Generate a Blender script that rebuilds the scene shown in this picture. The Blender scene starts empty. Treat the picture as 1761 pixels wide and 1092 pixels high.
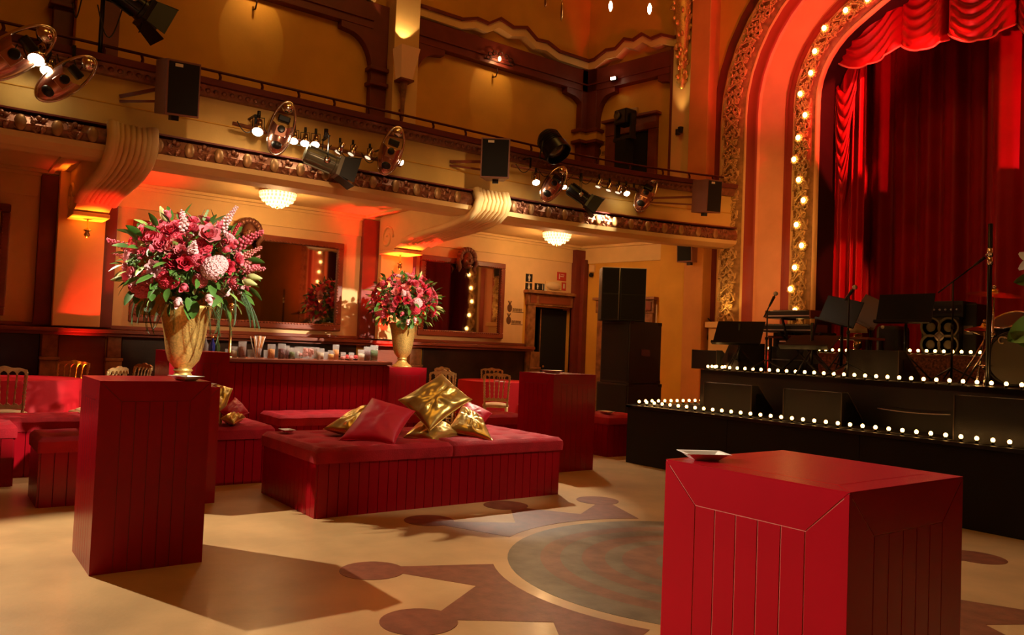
import bpy, bmesh, math, random
from mathutils import Vector, Matrix, Euler, noise
random.seed(7)
SC = bpy.context.scene
COL = SC.collection
PI = math.pi
S = 1.22            # size of the hall's architecture relative to the first survey
EYE = 1.35

def A(x, y, z):     # surveyed architecture point -> hall point
    return Vector((x*S, y*S, EYE+(z-EYE)*S))
def AZ(z): return EYE+(z-EYE)*S

# ------------------------------------------------------------ camera
FPX = 1370.0
PITCH, ROLL, YAW = math.radians(2.1), math.atan(.040), math.radians(53.4)
fw0 = Vector((-math.sin(YAW), math.cos(YAW), 0)); rt0 = Vector((math.cos(YAW), math.sin(YAW), 0)); up0 = Vector((0, 0, 1))
FW = fw0*math.cos(PITCH)+up0*math.sin(PITCH); upv = up0*math.cos(PITCH)-fw0*math.sin(PITCH)
RT = rt0*math.cos(ROLL)+upv*math.sin(ROLL); UP = upv*math.cos(ROLL)-rt0*math.sin(ROLL)
cam = bpy.data.cameras.new('camera'); camo = bpy.data.objects.new('camera', cam); COL.objects.link(camo)
cam.sensor_width = 36; cam.lens = 36*FPX/1761; cam.clip_end = 100; cam.clip_start = .05
m = Matrix.Identity(4)
for i in range(3):
    m[i][0], m[i][1], m[i][2] = RT[i], UP[i], -FW[i]
m.translation = Vector((0, 0, EYE)); camo.matrix_world = m
SC.camera = camo

def ray(px, py): return FW+RT*((px-880.5)/FPX)-UP*((py-546)/FPX)
def on_z(px, py, z=0):
    d = ray(px, py); t = (z-EYE)/d.z; return Vector((d.x*t, d.y*t, z))
def on_x(px, py, x):
    d = ray(px, py); t = x/d.x; return Vector((x, d.y*t, EYE+d.z*t))
def on_y(px, py, y):
    d = ray(px, py); t = y/d.y; return Vector((d.x*t, y, EYE+d.z*t))
def at_d(px, py, D): return Vector((0, 0, EYE))+ray(px, py)*D

# ------------------------------------------------------------ world, exposure
w = bpy.data.worlds.new('world'); SC.world = w; w.use_nodes = True
w.node_tree.nodes['Background'].inputs[0].default_value = (.02, .01, .006, 1)
w.node_tree.nodes['Background'].inputs[1].default_value = .3
SC.view_settings.view_transform = 'Standard'; SC.view_settings.look = 'None'
SC.view_settings.exposure = 0.0; SC.view_settings.gamma = 1.0; SC.view_settings.use_curve_mapping = False
SC.cycles.max_bounces = 6; SC.cycles.diffuse_bounces = 3; SC.cycles.glossy_bounces = 4; SC.cycles.transmission_bounces = 6
SC.cycles.transparent_max_bounces = 8; SC.cycles.sample_clamp_indirect = 4; SC.cycles.caustics_reflective = False; SC.cycles.caustics_refractive = False
try: SC.cycles.use_denoising = True
except Exception: pass

# ------------------------------------------------------------ lights of the hall
WARM = (1, .60, .25); WHITE = (1, .85, .62); RED = (1, .05, .02); AMBER = (1, .42, .10)
def area(name, loc, target, size, power, color):
    l = bpy.data.lights.new(name, 'AREA'); l.energy = power; l.color = color; l.shape = 'DISK'; l.size = size
    o = bpy.data.objects.new(name, l); COL.objects.link(o); o.location = loc
    o.rotation_euler = (Vector(target)-Vector(loc)).to_track_quat('-Z', 'Y').to_euler(); return o
def spot(name, loc, target, angle, power, color, blend=.3, radius=.05):
    l = bpy.data.lights.new(name, 'SPOT'); l.energy = power; l.color = color
    l.spot_size = math.radians(angle); l.spot_blend = blend; l.shadow_soft_size = radius
    o = bpy.data.objects.new(name, l); COL.objects.link(o); o.location = loc
    o.rotation_euler = (Vector(target)-Vector(loc)).to_track_quat('-Z', 'Y').to_euler(); return o
def point(name, loc, power, color, radius=.08):
    l = bpy.data.lights.new(name, 'POINT'); l.energy = power; l.color = color; l.shadow_soft_size = radius
    o = bpy.data.objects.new(name, l); COL.objects.link(o); o.location = loc; return o
# ambient fill for the hall: unseen area lights added below the ceiling
HOUSE = (1, .50, .09)
area('ambient_fill', (-3.5, 3.0, 9.6), (-4.5, 4, 0), 3.0, 72, HOUSE)
area('ambient_fill', (-6.5, 6.0, 9.4), (-9.5, 9, 3), 2.0, 36, HOUSE)
# balcony rig lamps that key the furniture from the left wall
spot('rig_key', (-8.35, -.45, 4.05), (-3.0, 1.7, 0), 60, 1400, WHITE, .3, .03)
spot('rig_key', (-8.85, 2.9, 3.65), (-4.8, 3.4, 0), 56, 120, WHITE, .5, .05)
spot('rig_key', (-8.8, 7.4, 3.7), (-5.6, 5.6, 0.3), 54, 620, WHITE, .4, .03)
spot('rig_key', (-8.8, 4.6, 3.7), (-6.3, 4.8, 0.4), 50, 260, WHITE, .4, .03)
spot('rig_key', (-8.7, 6.3, 3.7), (-6.1, 4.7, .5), 23, 800, WHITE, .6, .03)
spot('rig_key', (-8.5, 8.3, 3.7), (-9.6, 7.5, .8), 60, 420, WHITE, .4, .04)
spot('rig_key', (-8.6, -4.4, 4.2), (-1.3, 2.0, .75), 13, 4300, WHITE, .4, .04)
spot('unseen_spot', (-1.2, 9.2, 6.6), (-1.3, 2.1, 1.0), 8, 1700, WHITE, .5, .05)  # not on the rig: unseen spot added to brighten the front pedestal's top
spot('rig_key', (-8.55, 4.7, 3.1), (-9.0, 3.6, 1.1), 66, 380, (1, .78, .6), .5, .04)
spot('rig_key', (-8.5, .9, 3.6), (-9.2, 1.1, .6), 60, 110, WHITE, .5, .04)
# follow spots from the far side of the hall onto the two bouquets and the sofa
spot('unseen_spot', (2.0, 5.5, 6.2), (-6.9, 1.75, 1.80), 10, 9500, (1, .90, .70), .35, .1)
spot('unseen_spot', (1.0, 9.0, 6.4), (-10.6, 5.8, 1.85), 9.5, 12500, (1, .86, .66), .35, .1)
spot('unseen_spot', (-1.0, 8.4, 6.8), (-6.2, 3.9, .6), 15, 1100, WHITE, .4, .05)
spot('wall_wash', (2.5, 1.5, 5.0), (-11.7, 3.4, 2.15), 14, 2900, (1, .60, .30), .8, .3)
spot('wall_wash', (2.5, 3.5, 5.0), (-11.7, 6.6, 2.15), 14, 2300, (1, .60, .28), .8, .3)
spot('wall_wash', (-4.0, 5.0, 4.2), (-10.5, 10.4, 1.7), 34, 160, HOUSE, .8, .3)
# proscenium washes
spot('arch_wash', (-5.4, 8.6, 4.4), A(-6.3, 8.9, 6.0), 70, 420, (1, .10, .085), .9, .15)
spot('arch_wash', (-6.6, 9.6, 8.4), A(-6.35, 8.9, 4.4), 60, 260, (1, .05, .035), .9, .15)
spot('arch_wash', (-5.0, 7.0, 2.5), A(-6.5, 8.9, 2.9), 40, 330, AMBER, .9, .2)
_mx = 2*(-2.1*S)
spot('arch_wash', (_mx+5.4, 8.6, 4.4), (_mx+6.3*S, 8.9*S, EYE+4.65*S), 70, 420, (1, .10, .085), .9, .15)
spot('arch_wash', (_mx+5.6, 8.4, 2.6), (_mx+6.3*S, 8.9*S, EYE+1.6*S), 60, 420, (1, .12, .06), .9, .2)
spot('curtain_wash', (-3.6, 10.2, 6.6), A(-5.66, 9.42, 4.3), 24, 1900, (1, .05, .035), .25, .05)
spot('curtain_wash', (-4.6, 9.7, 3.0), A(-5.60, 9.42, 2.4), 24, 260, (1, .10, .04), .4, .05)
spot('curtain_wash', (-6.0, 10.3, 4.6), A(-4.2, 9.22, 6.1), 62, 190, (1, .09, .07), .5, .04)
spot('strip_uplight', (-6.95, 10.15, 1.35), (-7.2, 10.86, 3.6), 46, 75, (1, .05, .035), .8, .03)
spot('relief_uplight', (-8.40, 10.35, 1.95), (-8.42, 10.86, 2.4), 60, 9, (1, .55, .15), .8, .03)
_t = on_y(1795, 50, 11.5); _e = on_y(1702, 292, 11.5); _l = Vector((-1.2, 9.95, 3.9))
spot('curtain_wash', _l, _t, 2*math.degrees((_t-_l).angle(_e-_l)), 700, (1, .02, .03), .06, .03)
spot('curtain_wash', (-2.2, 9.2, 5.6), A(-4.2, 10, 2.9), 100, 16, (1, .03, .04), .8, .3)

# ------------------------------------------------------------ materials
MATS = {}
def mat(name, color, rough=.6, metal=0., emit=None, strength=0., var=0., vscale=8., bump=0., bscale=60., coat=0., sheen=0., trans=0., alpha=None, color2=None, stretch=(1, 1, 1), ior=1.45):
    if name in MATS: return MATS[name]
    M = bpy.data.materials.new(name); M.use_nodes = True; nt = M.node_tree; N = nt.nodes; Lk = nt.links
    b = N['Principled BSDF']; b.inputs['Base Color'].default_value = (*color, 1); b.inputs['Roughness'].default_value = rough
    b.inputs['Metallic'].default_value = metal; b.inputs['IOR'].default_value = ior
    if coat: b.inputs['Coat Weight'].default_value = coat; b.inputs['Coat Roughness'].default_value = .12
    if sheen: b.inputs['Sheen Weight'].default_value = sheen; b.inputs['Sheen Roughness'].default_value = .35; b.inputs['Sheen Tint'].default_value = (1, .55, .5, 1)
    if trans: b.inputs['Transmission Weight'].default_value = trans
    if alpha is not None: b.inputs['Alpha'].default_value = alpha
    if emit: b.inputs['Emission Color'].default_value = (*emit, 1); b.inputs['Emission Strength'].default_value = strength
    if var or bump:
        tc = N.new('ShaderNodeTexCoord'); mp = N.new('ShaderNodeMapping'); mp.inputs['Scale'].default_value = stretch
        Lk.new(tc.outputs['Object'], mp.inputs['Vector'])
        if var:
            nz = N.new('ShaderNodeTexNoise'); nz.inputs['Scale'].default_value = vscale; nz.inputs['Detail'].default_value = 5
            Lk.new(mp.outputs[0], nz.inputs['Vector'])
            mx = N.new('ShaderNodeMix'); mx.data_type = 'RGBA'
            c2 = color2 or tuple(c*(1-var) for c in color)
            mx.inputs['A'].default_value = (*c2, 1); mx.inputs['B'].default_value = (*(color if color2 else tuple(min(1, c*(1+var*.6)) for c in color)), 1)
            rp = N.new('ShaderNodeMapRange'); rp.inputs[1].default_value = .35; rp.inputs[2].default_value = .65
            Lk.new(nz.outputs[0], rp.inputs[0]); Lk.new(rp.outputs[0], mx.inputs['Factor']); Lk.new(mx.outputs['Result'], b.inputs['Base Color'])
        if bump:
            n2 = N.new('ShaderNodeTexNoise'); n2.inputs['Scale'].default_value = bscale; n2.inputs['Detail'].default_value = 4
            Lk.new(mp.outputs[0], n2.inputs['Vector'])
            bp = N.new('ShaderNodeBump'); bp.inputs['Strength'].default_value = bump; bp.inputs['Distance'].default_value = .02
            Lk.new(n2.outputs[0], bp.inputs['Height']); Lk.new(bp.outputs[0], b.inputs['Normal'])
    MATS[name] = M; return M

plaster = mat('ochre_plaster', (.74, .39, .05), .75, var=.10, vscale=1.5, bump=.08, bscale=40)
cream = mat('cream_plaster', (.82, .55, .22), .6, var=.08, vscale=2, bump=.06)
oxblood = mat('oxblood_paint', (.17, .028, .018), .45, var=.15, vscale=3, bump=.05)
redwood = mat('red_stained_wood', (.22, .05, .022), .38, var=.25, vscale=4, stretch=(1, .2, 1), bump=.1)
darkwood = mat('dark_wood', (.035, .016, .010), .4, var=.4, vscale=3, bump=.1)
brownstone = mat('brown_stained_pillar', (.30, .13, .05), .5, var=.4, vscale=9, bump=.2)
relief_red = mat('bronzed_relief', (.30, .11, .055), .35, metal=.35, var=.3, vscale=20, bump=.15)
gold_relief = mat('gilded_relief', (.68, .44, .16), .36, metal=.2, var=.35, vscale=14, bump=.2)
gold = mat('gold_leaf', (.80, .52, .15), .40, metal=.7, var=.25, vscale=60, bump=.16, bscale=190)
lacquer = mat('red_lacquer', (.31, .0012, .008), .27, coat=.0, var=.08, vscale=3, bump=.02, bscale=160)
lacquer.node_tree.nodes['Principled BSDF'].inputs['Specular IOR Level'].default_value = .3
lacquer_seam = mat('red_lacquer_core', (.16, .004, .006), .5)
pinkseam = mat('worn_lit_pink_seam', (.60, .14, .11), .5)  # worn seam edges catching light, painted in as a paler core colour
velvet = mat('red_velvet', (.42, .002, .012), .85, sheen=.05, var=.22, vscale=7, bump=.25, bscale=90)
satin = mat('gold_satin', (.66, .47, .13), .30, metal=.75, var=.08, vscale=6, bump=.05, bscale=14)
red_silk = mat('red_silk', (.58, .004, .03), .5, bump=.1, bscale=20)
cloth_red = mat('red_tablecloth', (.52, .005, .014), .55, bump=.15, bscale=12)
curtain_m = mat('red_velvet_curtain', (.42, .003, .009), .5, sheen=.12, var=.15, vscale=2, bump=.08)
black = mat('black_paint', (.008, .007, .007), .45, bump=.05)
black_cloth = mat('black_skirting_cloth', (.006, .005, .005), .85, bump=.1)
black_gloss = mat('black_metal', (.007, .006, .006), .3, metal=.1)
black_box = mat('black_speaker_paint', (.005, .0035, .0025), .42, bump=.35, bscale=220)
grille_m = mat('speaker_grille_cloth', (.004, .003, .003), .8, bump=.4, bscale=400)
brownbox = mat('brown_speaker_cabinet', (.24, .09, .055), .45, bump=.2, bscale=200)
chrome = mat('chrome', (.8, .72, .66), .16, metal=1)
copper = mat('rosy_copper_shell', (.62, .30, .22), .25, metal=.85, var=.15)
steel = mat('steel', (.55, .5, .45), .3, metal=1)
white = mat('white_ceramic', (.86, .82, .75), .25)
mirror_m = mat('mirror_glass', (.62, .52, .45), .03, metal=1)
chair_gold = mat('gilded_chair_wood', (.62, .40, .16), .35, metal=.35, var=.2, vscale=25)
seat_m = mat('beige_seat_pad', (.62, .40, .20), .8, var=.1)
glass_m = mat('clear_glass', (.95, .92, .88), .04, alpha=.17)
bulb_m = mat('warm_bulb_glow', (1, .7, .3), .4, emit=(1, .48, .12), strength=15)
arch_bulb_m = mat('arch_bulb_glow', (1, .6, .2), .4, emit=(1, .55, .15), strength=14)
lamp_white = mat('lamp_glow', (1, .9, .7), .4, emit=(1, .82, .5), strength=60)
crystal_m = mat('lit_crystal', (.9, .8, .6), .2, emit=(1, .60, .26), strength=3.2)
cable_m = mat('black_cable', (.012, .008, .006), .5)
railing_m = mat('dark_red_railing', (.10, .02, .015), .35, metal=.4)
brass = mat('brass', (.75, .5, .2), .25, metal=1)

# ------------------------------------------------------------ mesh helpers
class MB:
    def __init__(s): s.v = []; s.f = []
    def add(s, vs, fs):
        o = len(s.v); s.v += [tuple(x) for x in vs]; s.f += [tuple(i+o for i in f) for f in fs]; return s
    def box(s, a, b, M=None):
        x0, x1 = sorted((a[0], b[0])); y0, y1 = sorted((a[1], b[1])); z0, z1 = sorted((a[2], b[2]))
        vs = [Vector(p) for p in ((x0, y0, z0), (x1, y0, z0), (x1, y1, z0), (x0, y1, z0), (x0, y0, z1), (x1, y0, z1), (x1, y1, z1), (x0, y1, z1))]
        if M: vs = [M@v for v in vs]
        return s.add(vs, [(0, 3, 2, 1), (4, 5, 6, 7), (0, 1, 5, 4), (1, 2, 6, 5), (2, 3, 7, 6), (3, 0, 4, 7)])
    def bar(s, p, q, wd, ht=None, up=(0, 0, 1)):
        p = Vector(p); q = Vector(q); d = (q-p); L = d.length; d.normalize(); u = Vector(up)
        if abs(d.dot(u)) > .99: u = Vector((1, 0, 0))
        sd = d.cross(u).normalized(); u = sd.cross(d); ht = ht or wd
        M = Matrix((( sd.x, d.x, u.x, p.x), (sd.y, d.y, u.y, p.y), (sd.z, d.z, u.z, p.z), (0, 0, 0, 1)))
        return s.box((-wd/2, 0, -ht/2), (wd/2, L, ht/2), M)
    def tube(s, pts, r, n=8, cap=True, closed=False):
        pts = [Vector(p) for p in pts]; rs = r if isinstance(r, (list, tuple)) else [r]*len(pts)
        ring = []; prev = None; K = len(pts)
        for i, p in enumerate(pts):
            if closed: t = pts[(i+1) % K]-pts[i-1]
            else: t = (pts[min(i+1, K-1)]-pts[max(i-1, 0)])
            if t.length < 1e-9: t = Vector((0, 0, 1))
            t.normalize()
            if prev is None:
                a = Vector((0, 0, 1)) if abs(t.z) < .9 else Vector((1, 0, 0)); prev = t.cross(a).normalized()
            prev = (prev-t*prev.dot(t)).normalized(); c = t.cross(prev)
            ring.append([p+(prev*math.cos(2*PI*k/n)+c*math.sin(2*PI*k/n))*rs[i] for k in range(n)])
        vs = [v for rr in ring for v in rr]; fs = []
        for i in range(K if closed else K-1):
            j = (i+1) % K
            for k in range(n): fs.append((i*n+k, i*n+(k+1) % n, j*n+(k+1) % n, j*n+k))
        if cap and not closed: fs += [tuple(range(n))[::-1], tuple(range((K-1)*n, K*n))]
        return s.add(vs, fs)
    def lathe(s, prof, n=24, M=None, org=(0, 0, 0), cap=True):
        vs = []; fs = []; O = Vector(org)
        for (r, z) in prof:
            for k in range(n):
                v = Vector((r*math.cos(2*PI*k/n), r*math.sin(2*PI*k/n), z))
                vs.append((M@v if M else v)+O)
        for i in range(len(prof)-1):
            for k in range(n): fs.append((i*n+k, i*n+(k+1) % n, (i+1)*n+(k+1) % n, (i+1)*n+k))
        if cap: fs += [tuple(range(n))[::-1], tuple(range((len(prof)-1)*n, len(prof)*n))]
        return s.add(vs, fs)
    def ball(s, c, r, n=8, m=5, M=None):
        rx, ry, rz = r if isinstance(r, (list, tuple)) else (r, r, r); c = Vector(c); vs = []; fs = []
        for i in range(1, m):
            a = PI*i/m
            for k in range(n):
                v = Vector((rx*math.sin(a)*math.cos(2*PI*k/n), ry*math.sin(a)*math.sin(2*PI*k/n), rz*math.cos(a)))
                vs.append((M@v if M else v)+c)
        for e in (rz, -rz):
            v = Vector((0, 0, e)); vs.append((M@v if M else v)+c)
        T = (m-1)*n
        for i in range(m-2):
            for k in range(n): fs.append((i*n+k, (i+1)*n+k, (i+1)*n+(k+1) % n, i*n+(k+1) % n))
        for k in range(n): fs.append((T, k, (k+1) % n)); fs.append((T+1, (m-2)*n+(k+1) % n, (m-2)*n+k))
        return s.add(vs, fs)
    def prism(s, poly, z0, z1, M=None):
        n = len(poly); vs = [Vector((x, y, z0)) for x, y in poly]+[Vector((x, y, z1)) for x, y in poly]
        if M: vs = [M@v for v in vs]
        fs = [tuple(range(n))[::-1], tuple(range(n, 2*n))]+[(i, (i+1) % n, n+(i+1) % n, n+i) for i in range(n)]
        return s.add(vs, fs)
    def grid(s, fn, nu, nv, thick=0.):
        vs = [fn(i/nu, j/nv) for j in range(nv+1) for i in range(nu+1)]
        fs = [(j*(nu+1)+i, j*(nu+1)+i+1, (j+1)*(nu+1)+i+1, (j+1)*(nu+1)+i) for j in range(nv) for i in range(nu)]
        return s.add(vs, fs)
    def mesh(s, name, m, smooth=False):
        me = bpy.data.meshes.new(name); me.from_pydata(s.v, [], s.f); me.validate()
        bm = bmesh.new(); bm.from_mesh(me); bmesh.ops.recalc_face_normals(bm, faces=bm.faces); bm.to_mesh(me); bm.free()
        if m: me.materials.append(m)
        if smooth:
            me.polygons.foreach_set('use_smooth', [True]*len(me.polygons))
        return me
    def build(s, name, m, parent=None, smooth=False, bevel=0., label=None, kind=None, loc=None, auto=False, solid=0.):
        o = inst(s.mesh(name, m, smooth or auto), name, parent, loc)
        if auto:
            md = o.modifiers.new('edges', 'EDGE_SPLIT'); md.split_angle = math.radians(40)
        if bevel:
            md = o.modifiers.new('bevel', 'BEVEL'); md.width = bevel; md.segments = 2; md.limit_method = 'ANGLE'
        if solid:
            md = o.modifiers.new('solid', 'SOLIDIFY'); md.thickness = solid; md.offset = 0
        if label: o['label'] = label
        if kind: o['kind'] = kind
        return o
def inst(me, name, parent=None, loc=None, rot=None, scale=None):
    o = bpy.data.objects.new(name, me); COL.objects.link(o)
    if parent: o.parent = parent
    if loc is not None: o.location = loc
    if rot is not None: o.rotation_euler = rot
    if scale is not None: o.scale = scale if hasattr(scale, '__len__') else (scale,)*3
    return o
def thing(name, label, cat, loc=(0, 0, 0), rz=0, group=None):
    o = bpy.data.objects.new(name, None); COL.objects.link(o); o.location = loc; o.rotation_euler = (0, 0, rz)
    o.empty_display_size = .1; tag(o, label, cat, group); return o
def tag(o, label, cat, group=None):
    o['label'] = label; o['category'] = cat
    if group: o['group'] = group
    return o
def kids(o): return [c for c in o.children]
def dup(root, loc, rz=None, label=None, rot=None, scale=None):
    def cp(o, par):
        c = o.copy(); COL.objects.link(c); c.parent = par
        for ch in CH.get(o.name, []): cp(ch, c)
        return c
    CH = {}
    for o in bpy.data.objects:
        if o.parent: CH.setdefault(o.parent.name, []).append(o)
    r = cp(root, None); r.location = loc
    if rz is not None: r.rotation_euler = (0, 0, rz)
    if rot is not None: r.rotation_euler = rot
    if scale is not None: r.scale = (scale,)*3
    if label: r['label'] = label
    return r
def struct(name, mb, m, parent=None, **k): return mb.build(name, m, parent, kind='structure', **k)
def frame_from(o, x, y):            # rotation matrix with given x and y directions
    x = Vector(x).normalized(); z = x.cross(Vector(y)).normalized(); y = z.cross(x)
    M = Matrix(((x.x, y.x, z.x, o[0]), (x.y, y.y, z.y, o[1]), (x.z, y.z, z.z, o[2]), (0, 0, 0, 1))); return M
# ============================================================ THE ROOM
XW = -9.64*S; YC = 8.5*S; YP = 8.9*S; ZTOP = 9.9; XR = 6.6; YB = -6.5; XM = -2.1*S
SPL = (Vector((-7.36*S, YP, 0))-Vector((XW, YC, 0))).normalized()       # direction of the splayed corner wall

# floor with inlaid pattern
def floor_material():
    M = mat('buff_linoleum', (.66, .42, .19), .34, var=.16, vscale=2.2, bump=.06, bscale=30, coat=.15); return M
fl = struct('floor', MB().box((XW-.6, YB-.3, -.1), (XR+.3, YP+5, 0)), floor_material())
inlay_m = mat('maroon_inlay', (.25, .085, .045), .4, var=.25, vscale=12, bump=.05)
grey_in = mat('grey_blue_inlay', (.21, .165, .10), .42, var=.3, vscale=6, bump=.06)
rust_in = mat('rust_inlay', (.26, .115, .06), .42, var=.30, vscale=6, bump=.06)
FC = Vector((-3.38, 4.12, 0))
def polar(r, a): a = math.radians(a); return (FC.x+r*math.cos(a), FC.y+r*math.sin(a))
radii = [1.26, 1.05, .92, .78, .63, .52, .30, .16]
for i, r in enumerate(radii):
    rin = radii[i+1] if i+1 < len(radii) else 0
    mb = MB(); n = 72
    vs = []; fs = []
    for k in range(n):
        c, s_ = math.cos(2*PI*k/n), math.sin(2*PI*k/n)
        vs += [(FC.x+r*c, FC.y+r*s_, .0016), (FC.x+rin*c, FC.y+rin*s_, .0016), (FC.x+r*c, FC.y+r*s_, 0.0), (FC.x+rin*c, FC.y+rin*s_, 0.0)]
    for k in range(n):
        a, b = 4*k, 4*((k+1) % n); fs += [(a, b, b+1, a+1), (a, a+2, b+2, b)]
    mb.add(vs, fs); mb.build('floor_ring', grey_in if i % 2 == 0 else rust_in if i < 6 else mat('worn_tan_centre', (.42, .24, .10), .45, var=.4, vscale=7), fl)
for c0 in (270, 181, 92, 3):
    poly = [polar(1.36, c0-29+58*t/14) for t in range(15)]
    out = []
    dots = (c0+25, c0, c0-25)
    for j, d in enumerate(dots):
        h = math.degrees(.075/1.93)
        out += [polar(1.93, d+h), polar(1.93, d-h)]
        if j < 2: out.append(polar(1.57, d-12.5))
    MB().prism(poly+out, 0, .0016).build('crown_inlay', inlay_m, fl)
    for d in dots:
        c = polar(2.10, d); MB().prism([(c[0]+.19*math.cos(2*PI*k/32), c[1]+.19*math.sin(2*PI*k/32)) for k in range(32)], 0, .002).build('dot_inlay', inlay_m, fl)

# left wall in two storeys with a doorway near the corner
D0, D1, DZ = 7.56*S, 8.33*S, AZ(1.985)
SOF = AZ(3.0); SLAB = AZ(3.10)
wl = struct('wall_left', MB().box((XW-.25, YB, 0), (XW, D0, ZTOP)).box((XW-.25, D0, DZ), (XW, D1, ZTOP)).box((XW-.25, D1, 0), (XW, YC+.25, ZTOP)), plaster)
# little passage behind the doorway
struct('wall_passage', MB().box((XW-2.0, D0-.6, 0), (XW-.25, D0-.5, 3)).box((XW-2.0, D1+.5, 0), (XW-.25, D1+.6, 3)).box((XW-2.1, D0-.6, 0), (XW-2.0, D1+.6, 3)).box((XW-2.0, D0-.6, 2.9), (XW-.25, D1+.6, 3)), darkwood)
lw = MB(); lw.box((XW-.18, D0+.28, .02), (XW-.13, D1, DZ-.03)); dr = struct('door_1', lw, black_cloth)
MB().box((XW-.13, D0+.28, .02), (XW-.12, D0+.30, DZ-.03)).build('edge_strip', brownstone, dr)
MB().lathe([(.0, 0), (.02, 0), (.022, .04), (0, .05)], 12, Matrix.Rotation(PI/2, 4, 'Y'), (XW-.125, D0+.36, 1.0)).build('door_handle', brass, dr)

# splayed corner wall: local frame u along wall, n towards room
def SW(u, n, z): p = Vector((XW, YC, 0))+SPL*u+Vector((SPL.y, -SPL.x, 0))*n; return (p.x, p.y, z)
SM = Matrix(((SPL.x, SPL.y, 0, XW), (SPL.y, -SPL.x, 0, YC), (0, 0, 1, 0), (0, 0, 0, 1)))   # local (u,n,z) -> world
UL = (Vector((-7.36*S, YP, 0))-Vector((XW, YC, 0))).length
ws = struct('wall_corner', MB().box((-.2, -.25, 0), (UL+.3, 0, ZTOP), SM), plaster)
def splay_u(px, py=300):            # u where a picture column meets the splayed wall
    d = ray(px, py); # solve P = t*d.xy = C + SPL*u
    det = d.x*SPL.y-d.y*SPL.x; t = (XW*SPL.y-YC*SPL.x)/det
    q = Vector((d.x*t, d.y*t, 0))-Vector((XW, YC, 0)); return q.dot(SPL), EYE+d.z*t

# mirror-image side of the hall, rear wall and ceiling
wr = struct('wall_right', MB().box((XR, YB, 0), (XR+.25, YC, ZTOP)), plaster)
P1 = Vector((2*XM+7.36*S, YP, 0))
dd = (Vector((XR, YC, 0))-P1); ang = math.atan2(dd.y, dd.x)
MR = Matrix.Translation(P1)@Matrix.Rotation(ang, 4, 'Z')
struct('wall_corner_right', MB().box((-.3, 0, 0), (dd.length+.2, .25, ZTOP), MR), plaster)
struct('wall_back', MB().box((XW-.25, YB-.25, 0), (XR+.25, YB, ZTOP)), plaster)
struct('ceiling', MB().box((XW-.4, YB-.3, ZTOP), (XR+.4, YP+5, ZTOP+.2)), plaster)
struct('wall_stage', MB().box((XW, YP+3.2, 0), (XR, YP+3.4, ZTOP)).box((-9.2, YP+.25, 0), (-8.9, YP+3.3, ZTOP)).box((3.6, YP+.25, 0), (3.9, YP+3.3, ZTOP)), black)

# ---------------- trims on the left wall
def wy(y0, y1, z0, z1, d, name, m, parent=wl, **k):       # strip on left wall, surveyed y and z
    return MB().box((XW, y0*S, AZ(z0)), (XW+d, y1*S, AZ(z1))).build(name, m, parent, **k)
for (a, b, c, d_) in ((.94, 1.10, 1.55, 1.68), (4.62, 4.85, 5.33, 5.43)):
    wy(a, b, 1.38, 2.95, .10, 'pilaster_strip', oxblood, bevel=.008)
    wy(b, c, 1.38, 3.0, .20, 'pilaster', cream, bevel=.01)
    wy(c, d_, 1.38, 2.95, .10, 'pilaster_strip', oxblood, bevel=.008)
MB().box((XW, 8.30*S, 0), (XW+.14, YC, AZ(2.93))).build('corner_pilaster', oxblood, wl, bevel=.008)
MB().box((0, 0, 0), (.20, .14, AZ(2.78)), SM).build('corner_pilaster', oxblood, ws, bevel=.008)
for (a, b) in ((-5.2, .94), (1.68, 4.62), (5.43, 8.30)):
    wy(a, b, 2.72, 3.0, .035, 'frieze_board', cream, bevel=.006)
    wy(a, min(b, 7.36), 1.40, 2.72, .012, 'wall_panel', mat('peach_plaster', (.80, .52, .24), .7, var=.08, vscale=2, bump=.06))
for dz, pr in ((3.0, .10), (2.965, .06)):
    wy(-5.2, 8.5, dz-.035, dz, pr, 'cornice', cream, bevel=.005)
wy(7.36, 8.30, 2.23, 2.72, .012, 'wall_panel', MATS['peach_plaster'])
# ledge at eye height and its dado
led = struct('trim_1', MB().box((XW, YB, 1.315), (XW+.26, D0-.12, 1.365)).box((XW, YB, 1.275), (XW+.19, D0-.12, 1.315)).box((XW, YB, 1.37), (XW+.05, D0-.2, 1.42)), redwood, bevel=.006)
for (y0, y1, m_) in ((-5.2, 1.02, darkwood), (1.19, 1.64, redwood), (1.80, 4.62, darkwood), (4.9, 5.35, redwood), (5.62, 7.46, darkwood)):
    p = MB().box((XW, y0*S, .05), (XW+.03, y1*S, 1.275)).build('dado_panel', m_, wl, bevel=.01)
for (y0, y1) in ((1.02, 1.19), (1.64, 1.80), (4.72, 4.88), (5.38, 5.58), (7.46, 7.66)):
    mb = MB().box((XW, y0*S, 0), (XW+.12, y1*S, .95)).box((XW, y0*S+.015, .99), (XW+.10, y1*S-.015, 1.275)).box((XW, y0*S-.01, .95), (XW+.14, y1*S+.01, .99))
    mb.build('dado_pillar', brownstone, wl, bevel=.008)
# raised walkway along the wall is level with the floor; skirting
struct('baseboard_left', MB().box((XW, YB, 0), (XW+.05, D0-.2, .14)), darkwood)

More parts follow.
